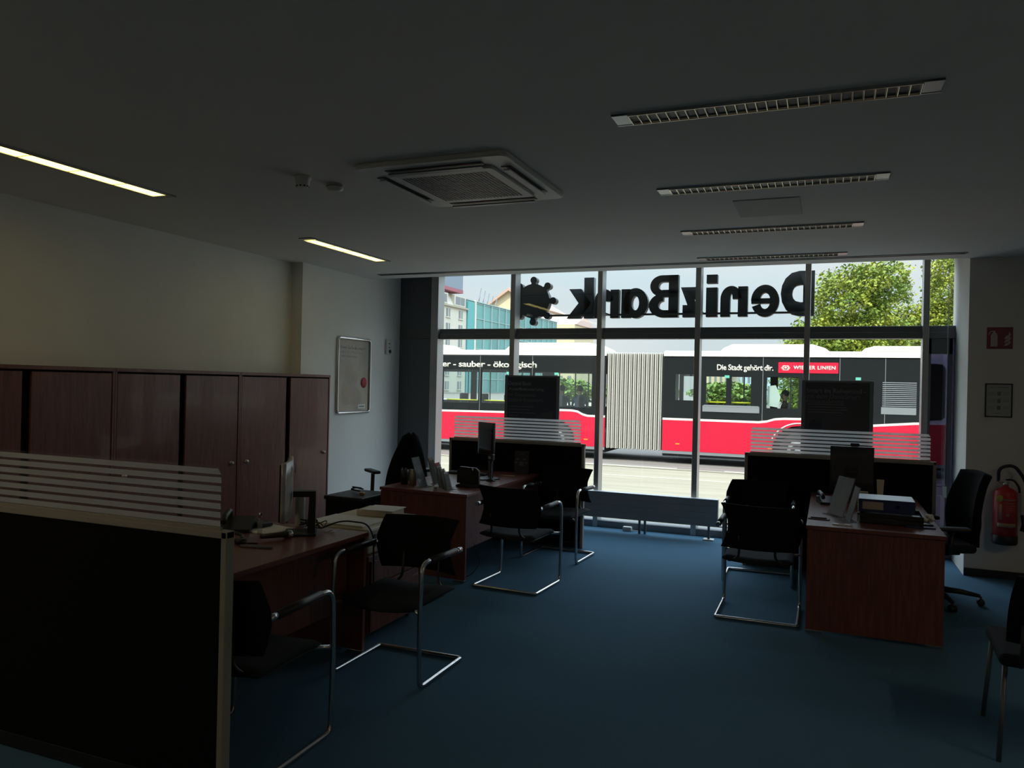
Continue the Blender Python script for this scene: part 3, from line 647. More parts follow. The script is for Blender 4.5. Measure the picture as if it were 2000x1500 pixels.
MB().lathe([(.001, 0), (.034, 0), (.034, .135), (.031, .137), (.029, .13), (.001, .125)], seg=24).build('can_body', pmat('tin', (.40, .37, .33), .4, .4), pkb); MB().lathe([(.035, .128), (.036, .132), (.035, .137)], seg=24).build('can_rim', CHROME, pkb)
acryl_sign('tall leaning sign with a grey and blue picture behind the leaflets', (-3.20, 5.92, D), -PI/2+.05, .15, .27, .34, pmat('picture_card', (.30, .32, .34), .35, noise=.7, nscale=9, col2=(.07, .08, .10)))
lf = [('pink topped leaflet leaning in the clear holders on the middle desk', (-3.13, 6.12, D), .20, (.55, .10, .14)), ('beige leaflet leaning behind the pink topped one', (-3.22, 6.18, D), .235, (.30, .26, .22)),
      ('narrow grey leaflet leaning right of the pink topped one', (-3.06, 6.00, D), .19, (.26, .25, .23)), ('brownish leaflet leaning next to the black device', (-2.99, 5.93, D), .17, (.20, .18, .16)), ('pale leaflet leaning nearest the front edge of the middle desk', (-2.925, 5.86, D), .155, (.34, .32, .29))]
for lb, loc, ht, c in lf:
    t = thing('leaflet_holder', lb, 'leaflet holder', loc, -PI/2+.12, 'leaflet holders on the middle desk'); M = Matrix.Rotation(.26, 4, 'X')
    MB().box(-.055, .055, -.012, -.009, 0, ht*.6, M=M).box(-.055, .055, .009, .012, 0, ht*.9, M=M).box(-.055, .055, -.03, .045, 0, .004).build('clear_pocket', ACRYL, t)
    MB().box(-.048, .048, -.006, .006, .004, ht*.8, M=M).build('leaflet_stack', pmat('leaflet', tuple(x*.8 for x in ((.30, .27, .24) if c[0] > .5 else c)), .6), t)
    MB().box(-.048, .048, -.006, .0062, ht*.8, ht, M=M).build('leaflet_header', pmat('leaflet_head', c, .5), t)
wb = thing('white_clip_box', 'low white dispenser between the leaflets at the middle desk front', 'dispenser', (-3.02, 5.80, D), .4)
MB().box(-.022, .022, -.022, .022, 0, .035, .006).build('dispenser_body', WHITEP, wb); MB().box(-.012, .012, -.024, -.022, .01, .025).build('dispenser_slot', INK, wb)
cdst = thing('leaflet_board', 'dark upright card with four pale icons before the middle desk screen', 'card', (-2.83, 7.28, D))
MB().box(-.075, .075, -.004, .004, 0, .23, .002).box(-.075, .075, -.02, .06, 0, .006).build('card_board', pmat('card_dark', (.055, .055, .06), .5), cdst)
q = MB()
for x, z in ((-.045, .15), (.03, .15), (-.06, .115), (.05, .115)): q.box(x-.016, x+.016, -.006, -.004, z-.008, z+.008)
q.box(-.022, .025, -.006, -.004, .085, .125).box(-.02, .03, -.006, -.004, .20, .204); q.build('icons', pmat('icon_grey', (.16, .165, .17), .6), cdst)
tag(MB().tube([(-2.95, 7.03, D+.005), (-2.81, 7.04, D+.005)], .005, 8).build('ballpoint_pen', pmat('gold_pen', (.55, .42, .25), .35, .5)), 'gold coloured pen lying below the turned monitor on the middle desk', 'pen')
tg = thing('card_clip', 'tiny silver card clip at the front edge of the middle desk', 'clip', (-2.86, 5.80, D))
MB().box(-.04, .04, -.008, .008, 0, .004).build('clip_base', CHROME, tg); MB().tube(fillet([(0, 0, .004), (0, 0, .03), (.01, 0, .045), (.012, 0, .01)], .01), .0018, 6).build('clip_wire', CHROME, tg)
wcm = thing('wine_dark_vase', 'black camera on a short stand right of the turned monitor', 'webcam', (-2.87, 6.60, D))
wcm.name = 'desk_camera'
MB().lathe([(.045, 0), (.045, .01), (.012, .02), (.010, .20), (.001, .20)], seg=18).build('stand', BLACK, wcm); MB().box(-.03, .03, -.025, .025, .19, .25, .01).build('camera_head', BLACK, wcm); MB().lathe([(.014, 0), (.012, .008), (.001, .008)], (0, -.034, .22), 'Y', 14).build('lens', CHROME, wcm)
# left desk
monitor('silver backed monitor with a round logo on the left desk', (-2.90, 3.72, D), 2.15, .50, .33, .10, SILV, logo=True, curved=.02, arm=True)
bt = thing('spray_bottle', 'white slim bottle with a clear cap behind the silver backed monitor', 'bottle', (-2.93, 3.97-.06, D)); bt.location = (-2.98, 3.935, D)
MB().lathe([(.028, 0), (.030, .01), (.030, .17), (.026, .185), (.014, .192), (.013, .20)], seg=20).build('bottle_body', pmat('bottle_grey', (.42, .42, .38), .4), bt)
MB().lathe([(.015, .20), (.015, .235), (.009, .24), (.008, .262), (.001, .264)], seg=16).build('bottle_cap', ACRYL, bt)
b2 = thing('small_vial', 'little clear vial before the silver backed monitor', 'vial', (-3.02, 3.62, D))
MB().lathe([(.014, 0), (.015, .07), (.008, .08), (.008, .105), (.001, .106)], seg=14).build('vial_glass', ACRYL, b2); MB().lathe([(.010, .10), (.010, .125), (.001, .126)], seg=12).build('vial_cap', CHROME, b2)
pdm = tag(MB().prism([(-.20, -.10), (.12, -.13), (.18, .08), (-.06, .13)], 0, .006, 'XY').build('note_pad', PAPER, loc=(-3.10, 3.76, D)), 'white paper pad on the left desk beside the silver backed monitor', 'paper')
hs = thing('telephone_headset', 'black curved headset lying on the left desk near the foreground screen', 'headset', (-3.02, 3.36, D), .3)
MB().tube([(.075*math.cos(a), .075*math.sin(a), .018+.02*math.sin(a)) for a in [k*PI/10 for k in range(11)]], .009, 8).build('head_band', BLACK, hs)
for s in (-1, 1): MB().lathe([(.001, 0), (.03, 0), (.034, .012), (.03, .026), (.001, .026)], (s*.075, -.005, .0), 'Z', 18).build('ear_cup', BLACK, hs)
MB().tube([(.075, -.02, .015), (.14, -.05, .012), (.19, -.05, .012)], .005, 6).build('mic_boom', BLACK, hs)
hs2 = thing('desk_telephone', 'black telephone on the left desk near the cabinet knobs', 'telephone', (-3.22, 3.66, D), .5)
MB().prism([(-.09, 0), (.09, 0), (.09, .07), (-.09, .02)], -.09, .09, 'YZ').build('phone_base', BLACK, hs2); MB().tube(fillet([(-.06, -.09, .06), (-.06, -.06, .085), (-.06, .06, .105), (-.06, .09, .08)], .02), .018, 8).build('handset', BLACK, hs2)
mc = thing('desk_microphone', 'black baton with a silver ball tip on the left desk', 'microphone', (-2.84, 3.56, D), -.6)
MB().lathe([(.001, -.10), (.013, -.10), (.016, .02), (.022, .05), (.001, .06)], (0, 0, .024), 'Y', 16).build('baton', BLACK, mc); MB().sphere((0, .062, .024), .023, mat=CHROME).build('ball_tip', None, mc)
tag(MB().box(-.09, .09, -.012, .012, 0, .012, .004).build('ruler', INK, loc=(-2.80, 3.33, D), rot=(0, 0, .2)), 'dark narrow ruler near the headset on the left desk', 'ruler')
cb = MB()
for k in range(5): cb.tube(scribble(7, (-2.82, 3.86, D+.008), .10, .09, .07, 11+k), .0035, 6)
tag(cb.build('cable_tangle', BLACK), 'tangle of thin black cables at the far end of the left desk', 'cables', kind='stuff')
tag(MB().tube(fillet([(-2.80, 3.90, D+.01), (-2.72, 4.0, D+.05), (-2.56, 4.03, D+.04), (-2.505, 4.02, D-.03), (-2.50, 4.02, .40)], .12), .005, 8).build('power_cable', BLACK), 'thick black cable hanging over the far corner of the left desk', 'cable')
gm = thing('cable_grommet', 'small round grey cable grommet set in the left desk', 'grommet', (-2.72, 3.88, D))
MB().lathe([(.001, 0), (.032, 0), (.032, .003), (.026, .004), (.001, .004)], seg=24).build('grommet_ring', WHITEP, gm); MB().box(-.008, .008, -.02, .02, .004, .005).build('grommet_slot', INK, gm)
sc_ = MB().box(-.06, .06, -.05, .05, 0, .03, .008); tag(sc_.build('small_case', BLACK, loc=(-3.17, 3.80, D+.006)), 'small black case on the white pad of the left desk', 'case')
tag(MB().tube(fillet([(-2.40, 2.62, .30), (-2.36, 2.60, .22), (-2.39, 2.55, .10), (-2.46, 2.52, .01)], .08), .004, 6).build('white_cable', WHITEP), 'thin white cable hanging by the post of the foreground screen', 'cable')
tag(MB().tube(fillet([(-2.74, 5.92, .33), (-2.66, 5.96, .12), (-2.70, 5.84, .03), (-2.80, 5.80, .012)], .1), .004, 6).build('loop_cable', BLACK), 'black cable looping under the front corner of the middle desk', 'cable')

# ================================================================== WINDOW SIDE
ra = thing('window_radiator', 'long low grey radiator on legs in front of the shop window', 'radiator', (-2.10, 8.52, 0))
q = MB(); q.box(-1.05, 1.05, -.035, .035, .150, .432, .004)
for k in range(1, 4): q.box(-1.045, 1.045, -.040, -.034, .15+k*.07-.002+.0, .15+k*.07+.062-.06+.004, .0)
q.build('heating_panel', RAD, ra)
MB().box(-1.05, 1.05, -.04, .05, .432, .440, .002).build('top_grille', ALU, ra)
for x in (.205, .265, .955): MB().box(x-.012, x+.012, -.012, .012, 0, .16, .002).build('leg', ALUD, ra)
MB().box(.90, 1.01, -.05, .05, 0, .012, .003).build('foot_plate', WHITEP, ra)
MB().lathe([(.001, -.03), (.022, -.03), (.024, .02), (.001, .03)], (1.06, 0, .185), 'X', 16).tube([(1.09, 0, .19), (1.16, 0, .19)], .010, 8).build('valve', BLACK, ra)
pa = thing('power_adapter', 'small white power adapter on the floor under the radiator', 'adapter', (-2.05, 8.60, 0))
MB().box(-.05, .05, -.03, .03, 0, .05, .008).build('adapter_body', WHITEP, pa); MB().tube(fillet([(.05, 0, .02), (.09, -.01, .01), (.15, .02, .01)], .03), .004, 6).build('adapter_cord', WHITEP, pa)
bc = thing('blind_cord', 'blind cord with a pale weight hanging in the narrow dark pane', 'cord', (1.09, 8.70, 0))
MB().tube([(0, 0, .71), (0, 0, 2.9)], .0025, 6).build('cord', WHITEP, bc); MB().box(-.018, .018, -.012, .012, .60, .71, .004).build('cord_weight', WHITEP, bc)
# display stands
def stand(label, cx, y, wd, ztop, board, lines, extra):
    t = thing('advert_display', label, 'display', (cx, y, 0)); h = wd/2; zb = ztop-1.0
    MB().box(-h+.03, h-.03, -.006, .006, zb+.03, ztop-.02, .001).build('advert_board', board, t)
    for s in (-1, 1): MB().box(min(s*h, s*(h-.035)), max(s*h, s*(h-.035)), -.010, .010, zb, ztop, .002).build('side_rail', ALUD, t)
    MB().box(-h, h, -.008, .008, ztop-.02, ztop, .001).build('top_rail', ALUD, t); MB().box(-h, h, -.012, .012, zb, zb+.03, .002).build('bottom_rail', ALUD, t)
    MB().box(-.03, .03, .0, .02, 0.012, zb+.05, .002).build('stand_post', ALUD, t); MB().box(-.2, .2, -.12, .12, 0, .012, .003).build('stand_foot', ALUD, t)
    q = MB()
    for txt, dz, wdt, ht, bold, mt in lines: add_text(q, txt, (-h+.045, -.007, ztop-dz), (1, 0, 0), (0, 0, 1), wdt, ht, .0012, bold, mt)
    q.build('advert_text', None, t); extra(t, h, ztop)
    return t
def ex1(t, h, zt):
    q = MB(); q.prism([(0, zt-.62), (.03, zt-.50), (.14, zt-.42), (.27, zt-.40), (.27, zt-.62)], -.008, -.006, 'XZ'); q.build('pictured_car', pmat('pic_dark', (.05, .055, .06), .4), t)
    q = MB()
    for k in range(6): q.box(-h+.05, -h+.05+(.32, .26, .34, .12, .31, .22)[k], -.008, -.0065, zt-.365-k*.036, zt-.358-k*.036)
    tag(q.build('small_print', PTXT2, t), 'unreadable small print lines')
def ex2(t, h, zt):
    q = MB(); q.sphere((-.19, -.006, zt-.47), .075, (1, .05, 1.1)); q.build('pictured_head', pmat('pic_navy', (.02, .025, .035), .5), t)
    q = MB(); q.sphere((.03, -.006, zt-.50), .065, (1, .05, 1.1)); q.box(-.03, .10, -.009, -.006, zt-.72, zt-.54); q.build('pictured_person', pmat('pic_brown', (.05, .035, .032), .5), t)
    q = MB()
    for k in range(4): q.box(-h+.06, -h+.06+(.34, .36, .37, .33)[k], -.008, -.0065, zt-.245-k*.026, zt-.238-k*.026)
    tag(q.build('small_print', PTXT2, t), 'unreadable small print lines')
stand('advert board in painted backlit shade reading about car finance behind the middle desk screen', -3.165, 8.42, .675, 1.727, POSTD,
      [('Denzel Bank', .115, .29, .045, .012, PTXT), ('Autofinanzierung', .185, .44, .045, .025, PTXT), ('Ihr Traumauto.', .245, .35, .040, 0, PTXT2), ('Einfach finanziert.', .305, .44, .042, 0, PTXT2)], ex1)
stand('advert board in painted backlit shade about retirement accounts behind the right desk screen', .093, 8.42, .665, 1.730, POSTB,
      [('Smart im Ruhestand -', .125, .55, .045, .025, PTXT2), ('mit dem DenizSmart', .180, .50, .045, .0, PTXT2), ('Pensionskonto', .230, .35, .042, 0, PTXT2)], ex2)

# ================================================================== RIGHT WALL
sg = thing('extinguisher_sign', 'square red fire extinguisher sign on the wall at the right', 'sign', (1.407, YW, 2.127))
MB().box(-.100, .100, -.004, 0, -.096, .096, .001).build('sign_plate', REDS, sg)
q = MB(); q.prism([(-.07, -.075), (-.018, -.075), (-.018, .02), (-.026, .04), (-.036, .05), (-.052, .05), (-.062, .04), (-.07, .02)], -.006, -.004, 'XZ').box(-.052, -.036, -.006, -.004, .05, .065).tube(fillet([(-.05, -.005, .06), (-.075, -.005, .06), (-.085, -.005, .03)], .02), .004, 6)
for k in range(3): q.prism([(.03+.0*k, -.07+k*.03), (.06, -.065+k*.03), (.085, -.04+k*.035), (.07, -.02+k*.04), (.065, -.04+k*.035), (.045, -.045+k*.03)], -.006, -.004, 'XZ')
q.build('pictogram', pmat('sign_white', (.50, .44, .46), .6), sg)
nf = thing('framed_notice', 'framed pale notice sheet below the red extinguisher sign', 'notice', (1.408, YW, 1.575))
MB().box(-.095, .095, -.004, 0, -.140, .140).build('notice_sheet', pmat('notice_paper', (.42, .44, .42), .7), nf)
q = MB()
for x0, x1, z0, z1 in ((-.105, -.095, -.15, .15), (.095, .105, -.15, .15), (-.105, .105, .14, .15), (-.105, .105, -.15, -.14)): q.box(x0, x1, -.012, 0, z0, z1, .001)
q.build('notice_frame', BLACK, nf)
q = MB(); q.box(-.07, .07, -.006, -.004, .112, .118)
for z in (.06, -.005, -.065):
    q.box(-.012, .016, -.006, -.004, z-.018, z+.018)
    for dz in (-.010, .0, .010): q.box(-.08, -.025, -.006, -.004, z+dz-.0015, z+dz+.0015).box(.03, .08, -.006, -.004, z+dz-.0015, z+dz+.0015)
q.box(-.03, .03, -.006, -.004, -.118, -.114); q.build('notice_print', pmat('notice_ink', (.20, .21, .20), .7), nf)
fe = thing('fire_extinguisher', 'red fire extinguisher with black hose on the right wall', 'fire extinguisher', (1.455, YW-.115, .33))
MB().lathe([(.093, .06), (.093, .42), (.086, .455), (.06, .48), (.025, .495), (.022, .51)], seg=32).build('cylinder', REDX, fe)
MB().lathe([(.001, 0), (.090, 0), (.098, .015), (.098, .075), (.094, .08)], seg=32).build('foot_ring', BLACK, fe)
q = MB(); q.lathe([(.020, .505), (.024, .52), (.018, .54), (.001, .545)], seg=14).box(-.055, .03, -.015, .015, .53, .55, .004).tube([(-.02, 0, .55), (.05, 0, .585)], .007, 6); q.build('valve_head', CHROME, fe)
MB().tube(fillet([(0, 0, .56), (.06, 0, .56), (.10, 0, .50), (.105, 0, .45)], .04), .009, 8).build('squeeze_handle', BLACK, fe)
MB().tube(fillet([(-.055, 0, .54), (-.055, 0, .66), (.06, 0, .69), (.155, 0, .55), (.165, 0, .30), (.125, 0, .12)], .07), .014, 10).build('hose', BLACK, fe)
MB().tube([(.125, 0, .26), (.15, -.02, .12)], .018, 10, taper=[.012, .020]).build('nozzle', BLACK, fe)
# label wraps the front of the cylinder
MB().grid(lambda u, v: (.0945*math.sin((u-.5)*1.9), -.0945*math.cos((u-.5)*1.9), .14+.26*v), 14, 2, .0008).build('red_label', pmat('label_red', (.42, .03, .04), .5), fe)
q = MB()
for a0, a1, z0, z1 in ((-.75, .8, .385, .397), (-.8, .8, .155, .190), (-.62, -.42, .22, .35), (-.1, .15, .25, .275), (.2, .7, .30, .304), (.2, .7, .32, .324), (.2, .7, .34, .344), (-.3, .6, .36, .366)):
    q.grid(lambda u, v: (.0958*math.sin(a0+(a1-a0)*u), -.0958*math.cos(a0+(a1-a0)*u), z0+(z1-z0)*v), 8, 1, .0006)
q.build('label_print', pmat('label_yellowish', (.36, .27, .18), .6), fe)
MB().lathe([(.001, 0), (.028, 0), (.028, .002), (.001, .002)], (-.055, -.087, .40), 'Y', 18).build('inspection_tag', pmat('tag_yellow', (.60, .50, .06), .6), fe)
MB().box(-.02, .02, .09, .115, .30, .36).build('wall_bracket', BLACK, fe)

# ================================================================== SHOP SIGN OUTSIDE
ss = thing('shop_sign', 'mirrored black letter shop sign with a wheel emblem outside the window', 'sign', (0, 9.10, 0))
Z0, Z1, XH = 2.445, 2.940, 2.792
letters = [('k', -2.990, -2.650, Z0, Z1, .085), ('z', -1.600, -1.372, Z0, XH, .085),
           ('D', -.500, -.150, Z0, Z1, .085)]
def letter(ch, x0, x1, z0, z1, bold):
    q = MB(); wd = x1-x0; ht = z1-z0
    add_text(q, ch, (x1, 0, z0), (-1, 0, 0), (0, 0, 1), wd, ht, .09, bold, SGREY)          # normal = +Y, reads from the street
    add_text(q, ch, (x1, .091, z0), (-1, 0, 0), (0, 0, 1), wd, ht, .006, bold, SWHITE)
    return q.build('letter', None, ss)
for a in letters: letter(*a)
def ring_seg(q, cx, cz, ro, ri, a0, a1, n=30):
    for (y0, y1, mt) in ((0, .09, SGREY), (.09, .096, SWHITE)):
        for k in range(n):
            t0 = a0+(a1-a0)*k/n; t1 = a0+(a1-a0)*(k+1)/n
            q.prism([(cx+ro[0]*math.cos(t0), cz+ro[1]*math.sin(t0)), (cx+ro[0]*math.cos(t1), cz+ro[1]*math.sin(t1)), (cx+ri[0]*math.cos(t1), cz+ri[1]*math.sin(t1)), (cx+ri[0]*math.cos(t0), cz+ri[1]*math.sin(t0))], y0, y1, 'XZ', mt)
q = MB(); zc = (Z0+XH)/2; hz = (XH-Z0)/2+.006           # single storey a: stem at the left seen from inside, bowl at the right
ring_seg(q, -2.135, zc, (.150, hz), (.045, .085), 0, 2*PI); q.box(-2.305, -2.20, 0, .0895, Z0, XH-.005, mat=SGREY).box(-2.305, -2.20, .0895, .0958, Z0, XH-.005, mat=SWHITE); q.build('letter', None, ss)
q = MB()                                                # B: stem at the right seen from inside
for (y0, y1, mt) in ((0, .0895, SGREY), (.0895, .0958, SWHITE)):
    q.box(-1.742, -1.630, y0, y1, Z0, Z1, mat=mt)
    for za, zb, xa in ((2.862, 2.94, -1.815), (2.685, 2.768, -1.815), (2.445, 2.530, -1.805)): q.box(xa, -1.64, y0, y1, za, zb, mat=mt)
ring_seg(q, -1.815, 2.813, (.145, .127), (.045, .048), PI/2, 1.5*PI); ring_seg(q, -1.805, 2.585, (.168, .140), (.055, .052), PI/2, 1.5*PI)
q.build('letter', None, ss)
for x0, x1 in ((-2.635, -2.335), (-1.150, -.852)):      # n
    q = MB(); cx = (x0+x1-.09)/2+.045
    for (y0, y1, mt) in ((0, .0895, SGREY), (.0895, .0958, SWHITE)): q.box(x1-.105, x1, y0, y1, Z0, XH-.006, mat=mt).box(x0, x0+.105, y0, y1, Z0, XH-.145, mat=mt)
    ring_seg(q, (x0+x1-.06)/2, XH-.146, ((x1-x0-.06)/2, .148), ((x1-x0-.06)/2-.105, .062), 0, PI); q.build('letter', None, ss)
q = MB(); ring_seg(q, -.665, zc, (.150, hz), (.055, .092), -PI*.88, PI*1.0)
q.box(-.812, -.60, .0, .0893, zc-.030, zc+.028, mat=SGREY).box(-.812, -.60, .0893, .0957, zc-.030, zc+.028, mat=SWHITE).build('letter', None, ss)
i_ = MB(); i_.box(-1.312, -1.185, 0, .09, Z0, XH-.01, .002, mat=SGREY).box(-1.310, -1.187, 0, .09, 2.83, 2.93, .002, mat=SGREY).box(-1.312, -1.185, .09, .096, Z0, XH-.01, mat=SWHITE).box(-1.310, -1.187, .09, .096, 2.83, 2.93, mat=SWHITE)
i_.build('letter', None, ss)
wh = MB(); wx, wz = -3.432, 2.668
poly = [(wx+.215*math.cos(2*PI*k/48), wz+.215*math.sin(2*PI*k/48)) for k in range(48)]
wh.prism(poly, 0, .09, 'XZ', SGREY).prism(poly, .09, .096, 'XZ', SWHITE)
for k in range(8):
    a = PI/4*k; cx, cz = wx+.262*math.cos(a), wz+.262*math.sin(a)
    pk_ = [(cx+.043*math.cos(t), cz+.043*math.sin(t)) for t in [2*PI*j/20 for j in range(20)]]
    wh.prism(pk_, 0, .09, 'XZ', SGREY).prism(pk_, .09, .096, 'XZ', SWHITE)
    dx, dz = math.cos(a), math.sin(a); nx, nz_ = -dz*.03, dx*.03
    wh.prism([(wx+dx*.19+nx, wz+dz*.19+nz_), (wx+dx*.26+nx, wz+dz*.26+nz_), (wx+dx*.26-nx, wz+dz*.26-nz_), (wx+dx*.19-nx, wz+dz*.19-nz_)], .001, .0905, 'XZ', SGREY)
wh.build('wheel_emblem', None, ss)
MB().box(-3.45, -.16, -.03, .0, 2.470, 2.492).build('mounting_rail', SGREY, ss)
q = MB()
for x in (-3.43, -2.455, -1.338, -.208): q.box(x-.012, x+.012, -.24, -.03, 2.470, 2.492)
q.build('mounting_bracket', SGREY, ss)

# ================================================================== STREET
RZ = -.40
struct('ground_road', MB().box(-160, 90, 18.05, 420, RZ-.3, RZ), ASPH)
struct('ground_pavement', MB().box(-60, 60, 9.0, 18.0, -.6, -.27).box(-60, 60, 18.0, 18.15, -.6, -.26, mat=None), PAVE)
tag(MB().box(-60, 60, 18.0, 18.2, RZ-.1, -.262).build('kerb', KERB), 'pale kerb between the pavement and the road', 'kerb')['kind'] = 'structure'
tag(MB().box(-60, 60, 16.2, 16.3, -.271, -.262).build('paving_strip', KERB), 'pale stone strip running along the pavement', 'paving')['kind'] = 'structure'
for k, (x0, x1) in enumerate(((-9.5, -3.45), (-2.3, 3.2))):
    o = tag(MB().box(x0, x1, 19.58, 19.70, RZ, RZ+.004).build('lane_marking', LINE), ('white lane line on the road left of the gap', 'white lane line on the road right of the gap')[k], 'road marking', 'lane markings'); 
far = struct('ground_park', MB().box(-60, 60, 34, 90, RZ-.1, RZ+.02), GRASS)

# ------------------------------------------------------------------ bus
BY = 20.8; BZ0 = -.05; BZ1 = 2.47
bus = thing('articulated_bus', 'red black and white articulated city bus passing outside the window', 'bus', (-3.0, BY, RZ))
OX, OZ = 3.0, -RZ
def bb(): return MB()
TB = Matrix.Translation((3.0, -BY, -RZ))      # world -> bus local
def bput(mb, name, mat=None, parent=bus, label=None):
    bmesh.ops.transform(mb.bm, matrix=TB, verts=mb.bm.verts); o = mb.build(name, mat, parent)
    if label: o['label'] = label
    return o
XA0, XA1, XB0, XB1 = -15.0, -5.66, -4.07, 2.80
winsA = [(-13.9, -12.6, 1.06, 2.03), (-12.4, -10.9, 1.06, 2.03), (-10.68, -9.52, 1.05, 2.03), (-9.42, -8.47, 1.06, 2.04), (-8.35, -7.9, 1.06, 2.0), (-7.77, -6.06, 1.02, 1.99)]
winsB = [(-3.755, -3.15, 1.30, 1.99), (-2.95, -2.44, 1.21, 1.95), (-2.30, -1.82, 1.21, 1.95), (-1.43, -.67, 1.16, 1.96)]
farwA = [(-14.5, -10.9, 1.06, 2.0), (-10.7, -9.5, 1.06, 2.0), (-9.4, -8.4, 1.06, 2.0), (-7.9, -6.0, 1.0, 2.0)]
farwB = [(-3.95, -2.9, 1.2, 1.98), (-3.0, -1.5, 1.06, 1.98), (-1.3, -.4, 1.1, 1.98), (.3, 1.2, 1.2, 1.9)]
fa = BB = None
for (x0, x1, wn, fwn, pre) in ((XA0, XA1, winsA, farwA, 'rear'), (XB0, XB1, winsB, farwB, 'front')):
    q = MB(); panel_holes(q, x0, x1, BZ0+.06, BZ1, wn, BY+.03, BY+.08); panel_holes(q, x0, x1, BZ0+.06, BZ1, fwn, BY+2.45, BY+2.5)
    q.box(x0, x0+.05, BY+.03, BY+2.5, BZ0+.1, BZ1).box(x1-.05, x1, BY+.03, BY+2.5, BZ0+.1, BZ1) if False else None
    body = bput(q, 'black_side', BBLACK)
    bput(MB().box(x0, x1, BY+.05, BY+2.48, -.05, .35), 'bus_floor', BGREY)
    q = MB(); q.prism([(BY, BZ1), (BY+.03, BZ1+.10), (BY+.18, BZ1+.15), (BY+2.3, BZ1+.15), (BY+2.47, BZ1+.10), (BY+2.5, BZ1)], x0, x1, 'YZ'); bput(q, 'roof', BWHITE)
    for h in wn:
        q = MB().box(h[0], h[1], BY+.05, BY+.056, h[2], h[3]); bput(q, 'window_glass', BGLASS)
# left red skirt with stripe and wheel arch
def arch_pts(cx, r, zc, z0, n=12):
    a0 = math.asin(min(1, (z0-zc)/r)); return [(cx-r*math.cos(a0+(PI-2*a0)*k/n), zc+r*math.sin(a0+(PI-2*a0)*k/n)) for k in range(n+1)]
def skirt(x0, x1, top, arches, parent=bus):
    bot = [(x0, BZ0)]
    for cx, r in arches: bot += arch_pts(cx, r, .08, BZ0)
    bot += [(x1, BZ0)]
    q = MB(); q.prism(bot+top[::-1], BY, BY+.035, 'XZ'); bput(q, 'red_skirt', BRED)
    st = MB()
    for (xa, za), (xb, zb) in zip(top[:-1], top[1:]): st.prism([(xa, za), (xb, zb), (xb, zb+.055), (xa, za+.055)], BY-.002, BY+.036, 'XZ')
    bput(st, 'white_stripe', BWHITE)
skirt(XA0, XA1, [(XA0, .765), (-10.7, .765), (-8.2, .79), (-7.5, .86), (-7.0, .90), (-6.62, .90), (-6.45, .875), (-6.30, .80), (-6.15, .765), (XA1, .765)], [(-12.9, .56), (-7.10, .58)])
skirt(XB0, XB1, [(XB0, .765), (-2.6, .765), (-1.62, .765), (-1.42, .79), (-1.22, .855), (-1.0, .875), (-.2, .89), (.5, .80), (1.05, .785), (1.96, .87), (XB1, .90)], [(-.62, .66), ])
q = MB()
for cx, r in ((-.62, .72),): q.tube([(cx-r*math.cos(a), BY-.004, .08+r*math.sin(a)) for a in [.35+k*(PI-.7)/20 for k in range(21)]], .016, 6)
bput(q, 'arch_trim', BWHITE)
for cx in (-12.9, -7.10, -.62):
    q = MB(); q.lathe([(.30, 0), (.47, .0), (.49, .03), (.49, .25), (.47, .28), (.001, .28)], (cx, BY-.0+.02, RZ+.49), 'Y', 32); o = bput(q, 'wheel', RUB)
    q = MB(); q.lathe([(.001, -.01), (.10, -.01), (.12, .02), (.29, .0), (.30, .04), (.001, .04)], (cx, BY+.01, RZ+.49), 'Y', 24); bmesh.ops.transform(q.bm, matrix=TB, verts=q.bm.verts); q.build('hub', BGREY, o)
bput(MB().box(XA0, XA1, BY+.06, BY+2.4, -.20, -.04).box(XB0, XB1, BY+.06, BY+2.4, -.20, -.04), 'underbody', RUB)
bput(MB().box(XA0, XA1, BY+.005, BY+.03, -.13, -.052).box(XB0, XB1, BY+.005, BY+.03, -.13, -.052), 'sill', BGREY)
# bellows
q = MB(); n = 13
for k in range(n):
    x0 = XA1+.03+k*(XB0-XA1-.06)/n; dx = (XB0-XA1-.06)/n
    q.box(x0+dx*.18, x0+dx*.50, BY+.02, BY+2.45, -.08, 2.56, .02, mat=BELL); q.box(x0+dx*.62, x0+dx*.84, BY+.05, BY+2.42, -.07, 2.55, .01, mat=BELL)
q.box(XA1, XB0, BY+.12, BY+2.35, -.06, 2.52, mat=BELLD)
bput(q, 'bellows', None)
# roof pods
def pod(x0, x1, h):
    q = MB(); q.prism([(x0, BZ1+.14), (x0+.10, BZ1+.24), (x0+.32, BZ1+h), (x1-.42, BZ1+h), (x1-.12, BZ1+.24), (x1, BZ1+.14)], BY+.35, BY+2.1, 'XZ', bev=.03); bput(q, 'roof_pod', BWHITE)
pod(-8.85, -5.86, .38); pod(-2.66, .06, .34); pod(.75, 2.7, .30); pod(-14, -10.9, .36)
# lettering
q = MB(); add_text(q, 'er - sauber - \u00f6kologisch', (-10.72, BY+.03, 2.05), (1, 0, 0), (0, 0, 1), 3.02, .235, .004, .02, spacing=.95)
bput(q, 'white_lettering', BWHITE)
q = MB(); add_text(q, 'Die Stadt geh\u00f6rt dir.', (-2.68, BY+.03, 2.065), (1, 0, 0), (0, 0, 1), 1.40, .20, .004, .02, spacing=.95)
bput(q, 'white_lettering', BWHITE)
q = MB(); q.box(-1.16, .245, BY+.018, BY+.03, 2.065, 2.335, mat=BRED)
add_text(q, 'WIENER LINIEN', (-.80, BY+.018, 2.155), (1, 0, 0), (0, 0, 1), .98, .095, .003, .025, BWHITE, spacing=1.1)
for k in range(5):   # winged round mark
    a = PI*k/5
    q.box(-.985-.11+.02*abs(k-2), -.985+.11-.02*abs(k-2), BY+.013, BY+.018, 2.135+k*.026, 2.150+k*.026, mat=BWHITE)
